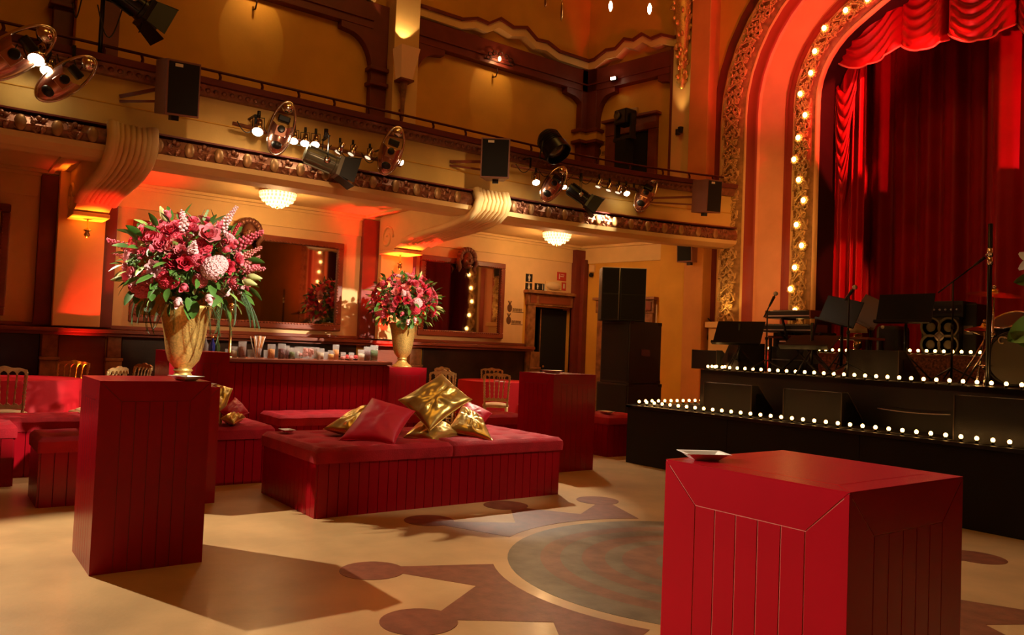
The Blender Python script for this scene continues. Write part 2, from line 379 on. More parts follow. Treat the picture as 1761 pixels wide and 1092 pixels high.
# door surround
ds = struct('trim_2', MB().box((XW, 7.41*S, 0), (XW+.08, 7.56*S, AZ(2.02))).box((XW, 8.22*S+.12, 0), (XW+.05, 8.30*S, AZ(2.02))), brownstone, bevel=.008)
MB().box((XW, 7.39*S, AZ(2.0)), (XW+.10, 8.29*S, AZ(2.18))).build('lintel', brownstone, ds, bevel=.01)
MB().box((XW, 7.35*S, AZ(2.18)), (XW+.18, 8.30*S, AZ(2.215))).box((XW, 7.37*S, AZ(2.215)), (XW+.14, 8.30*S, AZ(2.23))).build('lintel_cap', brownstone, ds, bevel=.005)
MB().box((XW+.10, 7.60*S, AZ(2.03)), (XW+.115, 8.24*S, AZ(2.15))).build('lintel_panel', redwood, ds, bevel=.012)
MB().box((XW+.10, 7.43*S, AZ(2.03)), (XW+.12, 7.55*S, AZ(2.15))).build('corner_block', redwood, ds, bevel=.012)

# ---------------- upper storey: panels, arch-shouldered oxblood frame
BZ0, BZ1 = AZ(5.47), AZ(5.83)
def shoulder(y, sgn):          # curved bracket under the band, pointing along sgn
    y = y*S; pts = [(y, BZ0), (y+sgn*.55, BZ0), (y+sgn*.55, BZ0-.10), (y+sgn*.42, BZ0-.12)]
    for k in range(1, 8):
        a = PI/2*k/8; pts.append((y+sgn*(.42*(1-math.sin(a))*1.0), BZ0-.12-.55*(1-math.cos(a))))
    pts += [(y, BZ0-.72)]
    if sgn < 0: pts = pts[::-1]
    return pts
def yz(mb, poly, x0, x1):
    M = Matrix(((0, 0, 1, 0), (1, 0, 0, 0), (0, 1, 0, 0), (0, 0, 0, 1))); return mb.prism(poly, x0, x1, M)
segs = [(-5.2, .95), (1.58, 4.60), (5.26, 8.42)]
for (y0, y1) in segs:
    mb = MB().box((XW, y0*S, BZ0), (XW+.16, y1*S, BZ1-.02)).box((XW, y0*S, BZ0+.12), (XW+.19, y1*S, BZ0+.15))
    yz(mb, shoulder(y0, 1), XW, XW+.15); yz(mb, shoulder(y1, -1), XW, XW+.15)
    mb.build('gallery_band', oxblood, wl, bevel=.01)
    yc = (y0+y1)/2*S
    prof = [(y0*S, 0), (yc-1.1, 0), (yc-.8, .10), (yc-.55, .08), (yc-.3, .24), (yc, .16), (yc+.3, .24), (yc+.55, .08), (yc+.8, .10), (yc+1.1, 0), (y1*S, 0)]
    for zz, hh, pr, m_ in ((BZ1, .13, .20, cream), (BZ1+.13, .05, .25, oxblood)):
        mb = MB()
        for (a, b) in zip(prof[:-1], prof[1:]):
            yz(mb, [(a[0], zz+a[1]), (b[0], zz+b[1]), (b[0], zz+hh+b[1]), (a[0], zz+hh+a[1])], XW, XW+pr)
        mb.build('gallery_moulding', m_, wl)
for (a, b, c, d_) in ((.95, 1.14, 1.40, 1.58), (4.60, 4.83, 5.20, 5.27)):
    wy(a, b, 3.2, 5.83, .14, 'gallery_strip', oxblood, bevel=.008)
    wy(b, c, 3.2, 8.2, .36, 'gallery_pilaster', plaster if a < 2 else cream, bevel=.01)
    wy(c, d_, 3.2, 5.83, .14, 'gallery_strip', oxblood, bevel=.008)
    for z_ in (4.72, 4.92):
        MB().box((XW, a*S-.05, AZ(z_)), (XW+.22, b*S, AZ(z_)+.06)).build('capital', oxblood, wl, bevel=.01)
# corner pier
mb = MB().box((XW, 8.28*S, SLAB), (XW+.16, YC, BZ1)).build('gallery_strip', oxblood, wl, bevel=.008)
mb = MB().box((0, 0, SLAB), (.36, .16, BZ1), SM).build('gallery_strip', oxblood, ws, bevel=.008)
for z_ in (4.62, 4.80):
    MB().box((XW, 8.18*S, AZ(z_)), (XW+.26, YC, AZ(z_)+.06)).build('capital', oxblood, wl, bevel=.01)
    MB().box((0, 0, AZ(z_)), (.46, .26, AZ(z_)+.06), SM).build('capital', oxblood, ws, bevel=.01)
MB().box((XW, 8.24*S, AZ(4.62)+.06), (XW+.2, YC, AZ(4.80))).build('capital_block', plaster, wl)
MB().box((0, 0, AZ(4.62)+.06), (.42, .2, AZ(4.80)), SM).build('capital_block', plaster, ws)
# the same band on the splayed wall
u1 = splay_u(1172)[0]
mb = MB().box((0, 0, BZ0), (u1, .16, BZ1-.02), SM).box((0, 0, BZ0+.12), (u1, .19, BZ0+.15), SM)
for u0, sg in ((.36, 1), (u1-.05, -1)):
    pts = [(u0, BZ0), (u0+sg*.42, BZ0), (u0+sg*.42, BZ0-.1), (u0+sg*.30, BZ0-.12)]+[(u0+sg*.30*(1-math.sin(PI/2*k/8)), BZ0-.12-.5*(1-math.cos(PI/2*k/8))) for k in range(1, 8)]+[(u0, BZ0-.7)]
    if sg < 0: pts = pts[::-1]
    mb.prism(pts, 0, .15, SM@Matrix(((1, 0, 0, 0), (0, 0, 1, 0), (0, 1, 0, 0), (0, 0, 0, 1))))
mb.build('gallery_band', oxblood, ws, bevel=.01)
XZ = Matrix(((1, 0, 0, 0), (0, 0, 1, 0), (0, 1, 0, 0), (0, 0, 0, 1)))
uc = u1*.55
prof = [(0, 0), (uc-.9, 0), (uc-.62, .12), (uc-.4, .10), (uc-.2, .24), (uc, .17), (uc+.2, .24), (uc+.4, .10), (uc+.62, .12), (uc+.9, 0), (u1, 0)]
prof = [(max(0, min(u1, a)), b) for a, b in prof]
for zz, hh, pr, m_ in ((BZ1, .13, .20, cream), (BZ1+.13, .05, .25, oxblood)):
    mb = MB()
    for (a, b) in zip(prof[:-1], prof[1:]):
        if b[0]-a[0] > .01: mb.prism([(a[0], zz+a[1]), (b[0], zz+b[1]), (b[0], zz+hh+b[1]), (a[0], zz+hh+a[1])], 0, pr, SM@XZ)
    mb.build('gallery_moulding', m_, ws)
# splayed wall, lower storey: frieze, pier edges, second door surround
MB().box((0, 0, AZ(2.72)), (UL, .035, SOF), SM).build('frieze_board', cream, ws, bevel=.005)
MB().box((0, 0, SOF-.05), (UL, .10, SOF), SM).build('cornice', cream, ws, bevel=.005)
ua = splay_u(1143, 480)[0]; ub = splay_u(1197, 500)[0]
MB().box((ua, 0, 0), (ub, .16, SOF-.05), SM).build('pier', plaster, ws, bevel=.008)
uu = splay_u(1213, 520)[0]
MB().box((uu, 0, 0), (uu+.09, .09, SOF), SM).build('pier_strip', oxblood, ws)
ud = splay_u(1128, 500)[0]
d2 = struct('trim_3', MB().box((ud-.16, 0, 0), (ud, .08, AZ(1.93)), SM).box((ud-1.25, 0, 0), (ud-1.09, .08, AZ(1.93)), SM).box((ud-1.28, 0, AZ(1.93)), (ud+.03, .10, AZ(2.13)), SM).box((ud-1.32, 0, AZ(2.13)), (ud+.07, .16, AZ(2.17)), SM), brownstone, bevel=.008)
MB().box((ud-.145, .10, AZ(1.96)), (ud-.015, .12, AZ(2.10)), SM).build('corner_block', redwood, d2, bevel=.01)
MB().box((ud-1.09, 0, 0), (ud-.16, .01, AZ(1.93)), SM).build('door_leaf', black_cloth, d2)
# upper door surround on the splayed wall
v0, v1, zt = splay_u(1046, 215)[0], splay_u(1134, 200)[0], splay_u(1090, 202)[1]
o0, o1 = splay_u(1062, 240)[0], splay_u(1118, 240)[0]
d3 = struct('door_2', MB().box((v0, 0, SLAB), (o0, .08, zt-.30), SM).box((o1, 0, SLAB), (v1, .08, zt-.30), SM).box((v0, 0, zt-.30), (v1, .09, zt-.05), SM).box((v0-.05, 0, zt-.05), (v1+.05, .17, zt), SM), redwood, bevel=.01)
MB().box((o0, 0, SLAB), (o1, .012, zt-.30), SM).build('door_leaf', black_cloth, d3)
MB().box((o0, .012, SLAB), (o0+.32, .03, zt-.30), SM).build('door_panel', darkwood, d3)
# right edge: uplit cream pier and ochre pilaster running up beside the arch
pa, pb = splay_u(1168, 150)[0], splay_u(1204, 150)[0]; pc = splay_u(1236, 150)[0]
MB().box((pa, 0, SLAB), (pb, .22, ZTOP), SM).build('uplit_pier', cream, ws, bevel=.01)
MB().box((pa-.06, 0, SLAB), (pa, .20, BZ1), SM).build('gallery_strip', oxblood, ws)
MB().box((pb, 0, 0), (pc, .34, ZTOP), SM).build('ochre_pilaster', mat('orange_plaster', (.66, .28, .07), .7, var=.1, vscale=2), ws, bevel=.01)
# ============================================================ BALCONY
# front line of the balcony: straight, then swelling out near the arch
def bal(t):                    # t in surveyed y; returns x of the fascia
    k = max(0., t-5.6)/3.3; return -7.45+.62*k*k
YS = [-5.2, -2, 0, 1.5, 3, 4.5, 5.6, 6.1, 6.6, 7.1, 7.6, 8.0, 8.4, 8.75]
BPTS = [Vector((bal(y)*S, y*S, 0)) for y in YS]
def bal_at(Y):                 # Y in hall metres
    return bal(Y/S)*S
def bal_frame(Y):
    e = .02; a = Vector((bal_at(Y-e), Y-e, 0)); b = Vector((bal_at(Y+e), Y+e, 0)); t = (b-a).normalized()
    n = Vector((t.y, -t.x, 0)); return Vector((bal_at(Y), Y, 0)), t, n
def sweep(mb, prof, Ys, close=True):     # prof: list of (n, z) around a closed section
    rings = []
    for Y in Ys:
        p, t, n = bal_frame(Y); rings.append([p+n*a+Vector((0, 0, b)) for a, b in prof])
    k = len(prof); vs = [v for r_ in rings for v in r_]; fs = []
    for i in range(len(rings)-1):
        for j in range(k): fs.append((i*k+j, i*k+(j+1) % k, (i+1)*k+(j+1) % k, (i+1)*k+j))
    fs += [tuple(range(k)), tuple(range((len(rings)-1)*k, len(rings)*k))[::-1]]
    return mb.add(vs, fs)
YL = [y*S for y in YS]
slab = MB()
vs = []; 
for Y in YL:
    x = bal_at(Y)-.02; vs += [(XW, Y, SOF), (x, Y, SOF), (x, Y, SLAB), (XW, Y, SLAB)]
k = len(YL); fs = []
for i in range(k-1):
    for j in range(4): fs.append((4*i+j, 4*i+(j+1) % 4, 4*i+4+(j+1) % 4, 4*i+4+j))
fs += [(0, 1, 2, 3), (4*k-1, 4*k-2, 4*k-3, 4*k-4)]
slab.add(vs, fs)
bs = struct('ceiling_under_balcony', slab, cream)
struct('ceiling_corner', MB().add([(XW, YL[-1], SOF), (bal_at(YL[-1]), YL[-1], SOF), (-8.6, YP, SOF), (XW, YP, SOF), (XW, YL[-1], SLAB), (bal_at(YL[-1]), YL[-1], SLAB), (-8.6, YP, SLAB), (XW, YP, SLAB)], [(0, 1, 2, 3), (4, 5, 6, 7), (0, 1, 5, 4), (1, 2, 6, 5)]), cream)
bf = struct('wall_balcony', sweep(MB(), [(0, AZ(2.86)), (0, AZ(3.62)), (-.16, AZ(3.62)), (-.16, AZ(2.86))], YL), mat('balcony_plaster', (.74, .46, .12), .6, var=.12, vscale=2, bump=.06))
sweep(MB(), [(.0, AZ(2.80)), (.16, AZ(2.84)), (.19, AZ(2.885)), (.0, AZ(2.885))], YL).build('lower_moulding', cream, bf)
sweep(MB(), [(-.4, AZ(2.86)), (-.4, AZ(2.82)), (0, AZ(2.80)), (0.02, AZ(2.86))], YL).build('soffit_moulding', cream, bf)
sweep(MB(), [(0, AZ(2.885)), (.15, AZ(2.89)), (.20, AZ(2.95)), (.14, AZ(3.03)), (0, AZ(3.045))], YL).build('relief_band', relief_red, bf)
sweep(MB(), [(0, AZ(3.045)), (.17, AZ(3.05)), (.17, AZ(3.065)), (0, AZ(3.075))], YL).build('band_fillet', oxblood, bf)
sweep(MB(), [(0, AZ(3.27)), (.012, AZ(3.273)), (.012, AZ(3.28)), (0, AZ(3.283))], YL).build('panel_line', plaster, bf)
sweep(MB(), [(0, AZ(3.50)), (.06, AZ(3.505)), (.09, AZ(3.56)), (.12, AZ(3.585)), (0, AZ(3.59))], YL).build('bead_moulding', relief_red, bf)
sweep(MB(), [(-.2, AZ(3.59)), (.16, AZ(3.59)), (.18, AZ(3.64)), (.10, AZ(3.66)), (-.2, AZ(3.66))], YL).build('capping', oxblood, bf)
# egg and leaf ornament: individual pieces sharing meshes
egg = MB().ball((0, 0, 0), (.055, .03, .08), 10, 7).mesh('egg_boss', mat('dull_gold_boss', (.40, .21, .08), .4, metal=.4, var=.2), True)
lf = MB()
rr = random.Random(3)
for k in range(7):
    a = rr.uniform(0, 2*PI); c = Vector((math.cos(a)*.05, 0, math.sin(a)*.065))
    lf.ball(c, (.028, .018, .028), 6, 4)
for sx in (-1, 1):
    for q in range(3):
        lf.tube([(sx*.02, 0, -.08+q*.05), (sx*.05, -.03, -.05+q*.05), (sx*.075, -.015, -.02+q*.05)], [.012, .018, .005], 6)
leafm = lf.mesh('leaf_boss', relief_red, True)
beadm = MB().ball((0, 0, 0), (.03, .02, .028), 6, 4).mesh('bead', relief_red, True)
Y = -1.5; i = 0
while Y < 8.6*S:
    p, t, n = bal_frame(Y); rz = math.atan2(t.y, t.x)+PI
    if not (1.10*S < Y < 1.55*S or 4.66*S < Y < 5.16*S):
        inst(egg if i % 2 == 0 else leafm, 'egg_boss' if i % 2 == 0 else 'leaf_boss', bf, p+n*.19+Vector((0, 0, AZ(2.955))), (0, 0, rz))
    Y += .155; i += 1
Y = -.5; i = 0
while Y < 8.6*S:
    p, t, n = bal_frame(Y); rz = math.atan2(t.y, t.x)+PI
    inst(beadm, 'bead', bf, p+n*.085+Vector((0, 0, AZ(3.545))), (0, 0, rz)); Y += .088
# soffit ribs beside the brackets
for (y0, y1) in ((1.02, 1.62), (4.66, 5.40)):
    for yy in (y0, y1):
        MB().box((XW+.05, yy*S-.03, SOF-.035), (bal_at(yy*S)-.1, yy*S+.03, SOF)).build('soffit_rib', cream, bs)
# handrail with posts: one railing
rail = thing('balcony_railing', 'thin dark red metal railing running along the balcony edge', 'railing', (0, 0, 0))
YY = [-4.5+i*.25 for i in range(61)]; YY = [y for y in YY if y < 8.72*S]
MB().tube([bal_frame(y)[0]+bal_frame(y)[2]*.02+Vector((0, 0, AZ(3.75))) for y in YY], .016, 8).build('handrail', railing_m, rail, smooth=True)
pys = [-3.2, -2.5, -1.9, -1.2, -.6, 0.0, .40, .75, 1.12, 1.42, 1.75, 2.08, 2.47, 2.83, 3.2, 3.58, 3.95, 4.35, 4.77, 5.22, 5.7, 6.2, 6.7, 7.2, 7.7, 8.1, 8.45]
pm = MB().tube([(0, 0, 0), (-.0, .012, .06), (-.01, 0, .11), (0, -.0, .125)], [.018, .016, .016, .022], 8).mesh('rail_post', railing_m, True)
for y in pys:
    p, t, n = bal_frame(y*S); inst(pm, 'rail_post', rail, p+n*.02+Vector((0, 0, AZ(3.66)-.005)), (0, 0, 0))

# ---------------- console brackets carrying the balcony
def bracket(y0, y1, label):
    t = thing('console_bracket', label, 'bracket', (XW, (y0+y1)/2*S, 0)); w_ = (y1-y0)*S/2
    x1 = -7.38*S-XW                       # outer reach
    # S-curved side profile (x out from wall, z)
    top = SOF; prof = [(.2, AZ(2.54)), (.62, AZ(2.53)), (.66, AZ(2.55)), (.95, AZ(2.625)), (1.3, AZ(2.67)), (1.75, AZ(2.695)), (2.1, AZ(2.71)), (x1-.35, AZ(2.73)), (x1, AZ(2.78)), (x1+.16, AZ(2.85)), (x1+.22, AZ(2.95)), (x1+.15, AZ(3.07)), (x1-.05, AZ(3.10)), (x1-.1, top), (.2, top)]
    M = Matrix(((1, 0, 0, 0), (0, 0, 1, 0), (0, 1, 0, 0), (0, 0, 0, 1)))
    MB().prism(prof, -w_*.93, w_*.93, M).build('bracket_body', cream, t)
    # fluted ribs following the underside and nose
    under = prof[1:12]
    for k in range(7):
        y = -w_*.78+k*w_*1.56/6
        edge = k in (0, 6)
        pts = [(x+(.0), y, z-.0) for x, z in under[2:]]
        MB().tube(pts, .042 if edge else .026, 6).build('flute', cream, t, smooth=True)
    for s_ in (-1, 1):
        MB().tube([(x, s_*w_*.95, z) for x, z in under[2:]], .05, 8).build('side_roll', cream, t, smooth=True)
        # side scroll
        c = (.42, AZ(2.70)); pts = []
        for q in range(22):
            a = q*.42; r_ = .20*(1-q/26); pts.append((c[0]+r_*math.cos(a), s_*w_*.95, c[1]+r_*math.sin(a)))
        MB().tube(pts, .022, 6).build('scroll', cream, t, smooth=True)
    MB().box((.18, -w_, AZ(2.50)), (.70, w_, AZ(2.545))).build('foot_plate', cream, t, bevel=.01)
    mb = MB()
    for q in range(6):
        mb.ball((1.15+.05*math.sin(q*2), -w_*.5+q*w_/5, AZ(2.71)), (.06, .035, .04), 8, 5)
    mb.build('leaf_ornament', relief_red, t, smooth=True)
    mb = MB().lathe([(.006, 0), (.012, -.02), (.008, -.10), (.03, -.13), (.05, -.14), (.02, -.16), (.04, -.20), (.012, -.235), (0, -.24)], 12, None, (.42, 0, AZ(2.50)))
    mb.build('drop_finial', brass, t, smooth=True)
    return t
bracket(1.18, 1.52, 'cream fluted console bracket lit red over the bouquet end of the balcony')
bracket(4.82, 5.24, 'cream fluted console bracket lit red above the vase beside the bar')

# ---------------- uplights on the floor behind the furniture, washing brackets red and yellow
def uplight(y, label):
    x = XW+.62
    t = thing('floor_uplight', label, 'lamp', (x, y, 0))
    MB().lathe([(.09, 0), (.09, .02), (.07, .05), (.085, .16), (.09, .20)], 16).build('housing', black_gloss, t, smooth=True)
    MB().lathe([(.0, .195), (.075, .195), (.075, .197), (0, .197)], 16).build('lens', mat('red_lens_glow', (1, .1, .02), .4, emit=(1, .06, .01), strength=30), t)
    spot('uplight_beam', (x, y, .24), (XW+.50, y, 3), 50, 1500, (1, .028, .018), .9, .04)
    spot('uplight_beam', (XW+.52, y, .30), (XW+.50, y, 3), 17, 2600, (1, .30, .02), .9, .04)
uplight(1.36*S, 'red floor uplight at the pilaster left of the bar'); uplight(5.06*S, 'red floor uplight at the pilaster right of the bar')

# ---------------- crystal ceiling lamps
def crystal_lamp(p, label):
    t = thing('crystal_ceiling_lamp', label, 'ceiling lamp', (p[0], p[1], SOF), 0, 'crystal ceiling lamps under the balcony')
    R = .235
    MB().lathe([(R+.01, 0), (R+.02, -.02), (R+.01, -.04), (R-.01, -.04)], 28).build('gilt_ring', brass, t, smooth=True)
    MB().lathe([(R*.93, -.03), (R*.9, -.10), (R*.72, -.16), (R*.4, -.20), (.02, -.215)], 28).build('glass_bowl', crystal_m, t, smooth=True)
    dm = MB().ball((0, 0, 0), (.014, .014, .022), 6, 4).mesh('crystal_drop', mat('crystal_drop_glass', (.95, .8, .55), .1, emit=(1, .6, .25), strength=1.2))
    for (r_, z, n) in ((R+.005, -.055, 28), (R*.98, -.10, 28), (R*.86, -.145, 24), (R*.62, -.19, 18), (R*.3, -.222, 10)):
        for k in range(n):
            a = 2*PI*k/n; inst(dm, 'crystal_drop', t, (r_*math.cos(a), r_*math.sin(a), z))
    MB().lathe([(.0, -.27), (.012, -.255), (.02, -.235), (.01, -.215)], 10).build('finial', brass, t, smooth=True)
    point('crystal_lamp_light', (p[0], p[1], SOF-.34), 42, (1, .55, .22), .12)
crystal_lamp(on_z(478, 333, SOF-.05), 'round crystal ceiling lamp glowing under the balcony above the big mirror')
crystal_lamp(on_z(958, 402, SOF-.05), 'round crystal ceiling lamp glowing under the balcony near the doorway')

# ---------------- mirrors
def mirror(y0, y1, z0, z1, label, head=True):
    y0, y1, z0, z1 = y0*S, y1*S, AZ(z0), AZ(z1)
    t = thing('wall_mirror', label, 'mirror', (XW, (y0+y1)/2, z0), 0, 'framed mirrors on the wall under the balcony'); w_ = (y1-y0)/2; h = z1-z0; f = .10
    MB().box((.01, -w_+f*.5, f*.5), (.03, w_-f*.5, h-f*.5)).build('mirror_glass', mirror_m, t)
    for (a, b) in (((0, -w_, 0), (.07, w_, f)), ((0, -w_, h-f), (.07, w_, h))):
        MB().box(a, b).build('frame_rail', redwood, t, bevel=.015)
    for (a, b) in (((0, -w_, f), (.068, -w_+f, h-f)), ((0, w_-f, f), (.068, w_, h-f))):
        MB().box(a, b).build('frame_stile', redwood, t, bevel=.015)
    mb = MB(); n = int(2*w_/.05)
    for k in range(n+1):
        for zz in (f*.85, h-f*.85): mb.ball((.07, -w_+f+(2*w_-2*f)*k/n, zz), .014, 6, 4)
    n = int(h/.05)
    for k in range(n+1):
        for yy in (-w_+f*.85, w_-f*.85): mb.ball((.07, yy, f+(h-2*f)*k/n), .014, 6, 4)
    mb.build('beading', redwood, t, smooth=True)
    if head:
        m_ = mat('bronze_mask', (.16, .06, .035), .4, metal=.3)
        mb = MB(); c = Vector((.12, 0, h-.02))
        mb.ball(c, (.10, .11, .15), 16, 12)                       # face
        mb.ball(c+Vector((.10, 0, -.01)), (.025, .018, .035), 8, 6); mb.ball(c+Vector((.085, 0, -.065)), (.02, .035, .012), 8, 5)
        mb.ball(c+Vector((.075, 0, -.12)), (.04, .05, .04), 8, 6)
        for s_ in (-1, 1):
            mb.ball(c+Vector((.085, s_*.04, .035)), (.018, .025, .014), 8, 5)
            mb.ball(c+Vector((.04, s_*.06, -.03)), (.05, .045, .05), 8, 6)
        mb.build('mask_face', m_, t, smooth=True)
        mb = MB()
        for k in range(11):
            a = -.2+k*(PI+.4)/10; q = c+Vector((0, math.cos(a)*.15, .05+math.sin(a)*.13))
            mb.ball(q, (.06, .055, .055), 8, 6); mb.ball(q+Vector((.03, 0, 0)), (.03, .025, .03), 6, 4)
        for s_ in (-1, 1): mb.tube([c+Vector((0, s_*.15, .05)), c+Vector((.02, s_*.19, -.05)), c+Vector((0, s_*.14, -.14)), c+Vector((.02, s_*.17, -.22))], [.04, .045, .035, .01], 8)
        mb.build('mask_hair', m_, t, smooth=True)
mirror(-.9, .69, 1.46, 2.60, 'redwood framed wall mirror cut by the left edge beside the first pilaster', False)
mirror(1.85, 4.37, 1.46, 2.60, 'wide redwood framed mirror with carved mask behind the bar')
mirror(5.52, 6.97, 1.46, 2.58, 'narrower redwood framed mirror with carved mask between second pilaster and doorway')

# ---------------- signs by the doorway
def wall_rect(name, y0, y1, z0, z1, m_, label, cat, d=.02):
    y0, y1, z0, z1 = y0*S, y1*S, AZ(z0), AZ(z1)
    t = thing(name, label, cat, (XW, (y0+y1)/2, (z0+z1)/2)); MB().box((.0, -(y1-y0)/2, -(z1-z0)/2), (d, (y1-y0)/2, (z1-z0)/2)).build('plate', m_, t, bevel=.003); return t, (y1-y0)/2, (z1-z0)/2
sign_black = mat('black_sign', (.01, .01, .01), .4); sign_white = mat('white_print', (.75, .7, .6), .5); sign_red = mat('red_sign', (.55, .04, .03), .4)
def pictogram(t, x, y, z, s, skirt=False):
    mb = MB().ball((x, y, z+.42*s), (.004, .11*s, .11*s), 10, 6)
    M = Matrix(((0, 0, 1, x), (1, 0, 0, y), (0, 1, 0, z), (0, 0, 0, 1)))
    if skirt: mb.prism([(-.08*s, .28*s), (-.24*s, -.2*s), (-.1*s, -.2*s), (-.1*s, -.5*s), (.1*s, -.5*s), (.1*s, -.2*s), (.24*s, -.2*s), (.08*s, .28*s)], 0, .004, M)
    else: mb.prism([(-.2*s, .28*s), (-.2*s, -.1*s), (-.11*s, -.1*s), (-.11*s, -.5*s), (.11*s, -.5*s), (.11*s, -.1*s), (.2*s, -.1*s), (.2*s, .28*s)], 0, .004, M)
    mb.build('figure', sign_white, t)
t, a, b = wall_rect('toilet_sign', 7.38, 7.51, 2.35, 2.475, sign_black, 'black toilet sign with white man above the doorway', 'sign'); pictogram(t, .021, 0, 0, .12)
t, a, b = wall_rect('toilet_sign', 7.38, 7.51, 2.215+.005, 2.335, sign_black, 'black toilet sign with white woman just above the door lintel', 'sign'); pictogram(t, .021, 0, 0, .12, True)
t, a, b = wall_rect('exit_sign', 7.56, 7.80, 2.24, 2.345, sign_black, 'black and white running man exit sign above the doorway', 'sign')
pictogram(t, .021, -.08, 0, .09); MB().box((.02, .035, -b*.8), (.023, .05, b*.8)).box((.02, .085, -b), (.023, a, b)).build('print', sign_white, t)
t = thing('emergency_light', 'cream bulkhead emergency light above the door lintel', 'lamp', (XW, 7.93*S, AZ(2.325)))
MB().ball((0, 0, 0), (.09, .20, .085), 16, 10).build('diffuser', mat('cream_diffuser', (.8, .62, .35), .3), t, smooth=True); MB().box((0, -.2, -.08), (.03, .2, .08)).build('backplate', cream, t, bevel=.01)
t, a, b = wall_rect('fire_sign', 8.0, 8.19, 2.42, 2.555, sign_red, 'red fire equipment sign above the emergency light', 'sign')
MB().box((.02, -.04, -.005), (.023, .05, .008)).box((.02, -.07, -.05), (.023, -.05, .05)).box((.02, -.02, .03), (.023, .06, .04)).build('print', sign_white, t)
t, a, b = wall_rect('fire_sign', 8.10, 8.19, 2.27, 2.40, sign_red, 'red fire sign partly behind the emergency light', 'sign')
MB().box((.02, -.02, -.04), (.023, .02, .05)).build('print', sign_white, t)
def pine_stencil(name, M, label, word):
    t = thing(name, label, 'sign'); t.matrix_world = M; m_ = mat('brown_stencil', (.12, .05, .015), .7)
    mb = MB().ball((0, .002, 0), (.055, .004, .075), 12, 8)
    for k in (-1, 0, 1): mb.bar((0, .002, .06), (k*.04, .002, .13), .016, .003, (0, 1, 0))
    mb.build('pineapple', m_, t)
    mb = MB()
    for k in range(word):
        x = .072+k*.044; mb.box((x, 0, -.055), (x+.012, .003, .0)).box((x+.022, 0, -.055), (x+.034, .003, .0)).box((x, 0, -.008), (x+.034, .003, 0))
    mb.box((.06, 0, -.075), (.075+word*.044+.03, .003, -.063)); mb.build('faded_lettering', m_, t)
# wall frame for left wall: local x -> +Y, local y -> -X(in), local z up ; facing room +X means text normal -Y local
LW = lambda y, z: Matrix(((0, -1, 0, XW+.016), (1, 0, 0, y), (0, 0, 1, z), (0, 0, 0, 1)))
pine_stencil('wall_stencil', LW(7.10*S, AZ(1.93)), 'upper brown pineapple stencil beside the doorway', 5)
pine_stencil('wall_stencil', LW(7.09*S, AZ(1.745)), 'lower brown pineapple stencil beside the doorway', 5)
def SWM(u, z): 
    p = SW(u, .004, z); return Matrix(((SPL.x, -SPL.y, 0, p[0]), (SPL.y, SPL.x, 0, p[1]), (0, 0, 1, z), (0, 0, 0, 1)))
us, zs = splay_u(1030, 245)
pine_stencil('wall_stencil', SWM(us, zs), 'upper brown pineapple stencil by the gallery door', 4)
us, zs = splay_u(1030, 262)
pine_stencil('wall_stencil', SWM(us, zs), 'lower brown pineapple stencil by the gallery door', 4)
us, zs = splay_u(1086, 193)
t = thing('exit_box_sign', 'pale exit box sign above the gallery door', 'sign', SW(us, .05, zs), math.atan2(SPL.y, SPL.x))
MB().box((-.17, -.02, -.055), (.17, .03, .055)).build('box', mat('pale_sign', (.55, .36, .14), .4), t, bevel=.01)
# ============================================================ PROSCENIUM ARCH
X0 = -6.08; CX, CZ, R1 = X0+1.26, 4.6, 1.26; T2 = (-2.1-CX)/.5
def arch_path(o, zbot, step=.18):    # list of (x, z, nx, nz) surveyed, full arch left to right; normal points outwards
    pts = []; z = zbot; n = max(2, int((CZ-zbot)/step))
    for i in range(n): pts.append((X0-o, zbot+(CZ-zbot)*i/n, -1, 0))
    r = R1+o; n = max(3, int(r*PI/3/step))
    for i in range(n):
        a = PI-PI/3*i/n; pts.append((CX+r*math.cos(a), CZ+r*math.sin(a), math.cos(a), math.sin(a)))
    c2 = (CX+T2*.5, CZ-T2*math.sin(PI/3)); r = R1+T2+o; n = max(3, int(r*PI/6/step))
    for i in range(n+1):
        a = PI*2/3-PI/6*i/n; pts.append((c2[0]+r*math.cos(a), c2[1]+r*math.sin(a), math.cos(a), math.sin(a)))
    right = [(2*-2.1-x, z, -nx, nz) for x, z, nx, nz in pts[:-1]][::-1]
    return pts+right
def AP(x, z, d=0.): return Vector((x*S, YP-d, AZ(z)))
def arch_strip(name, prof, m_, parent, zbot=1.2, smooth=False, **k):   # prof: open list (offset, depth towards the hall)
    P = arch_path(0, zbot); mb = MB(); vs = []; n = len(prof)
    base = [arch_path(o, zbot) for o, d in prof]
    # use matched parameter sampling: same counts from a single path, shifted along normals
    for (x, z, nx, nz) in P:
        for o, d in prof: vs.append(AP(x+nx*o, z+nz*o, d))
    fs = [(i*n+j, i*n+j+1, (i+1)*n+j+1, (i+1)*n+j) for i in range(len(P)-1) for j in range(n-1)]
    mb.add(vs, fs); return mb.build(name, m_, parent, smooth=smooth, kind='structure' if parent is None else None, **k)
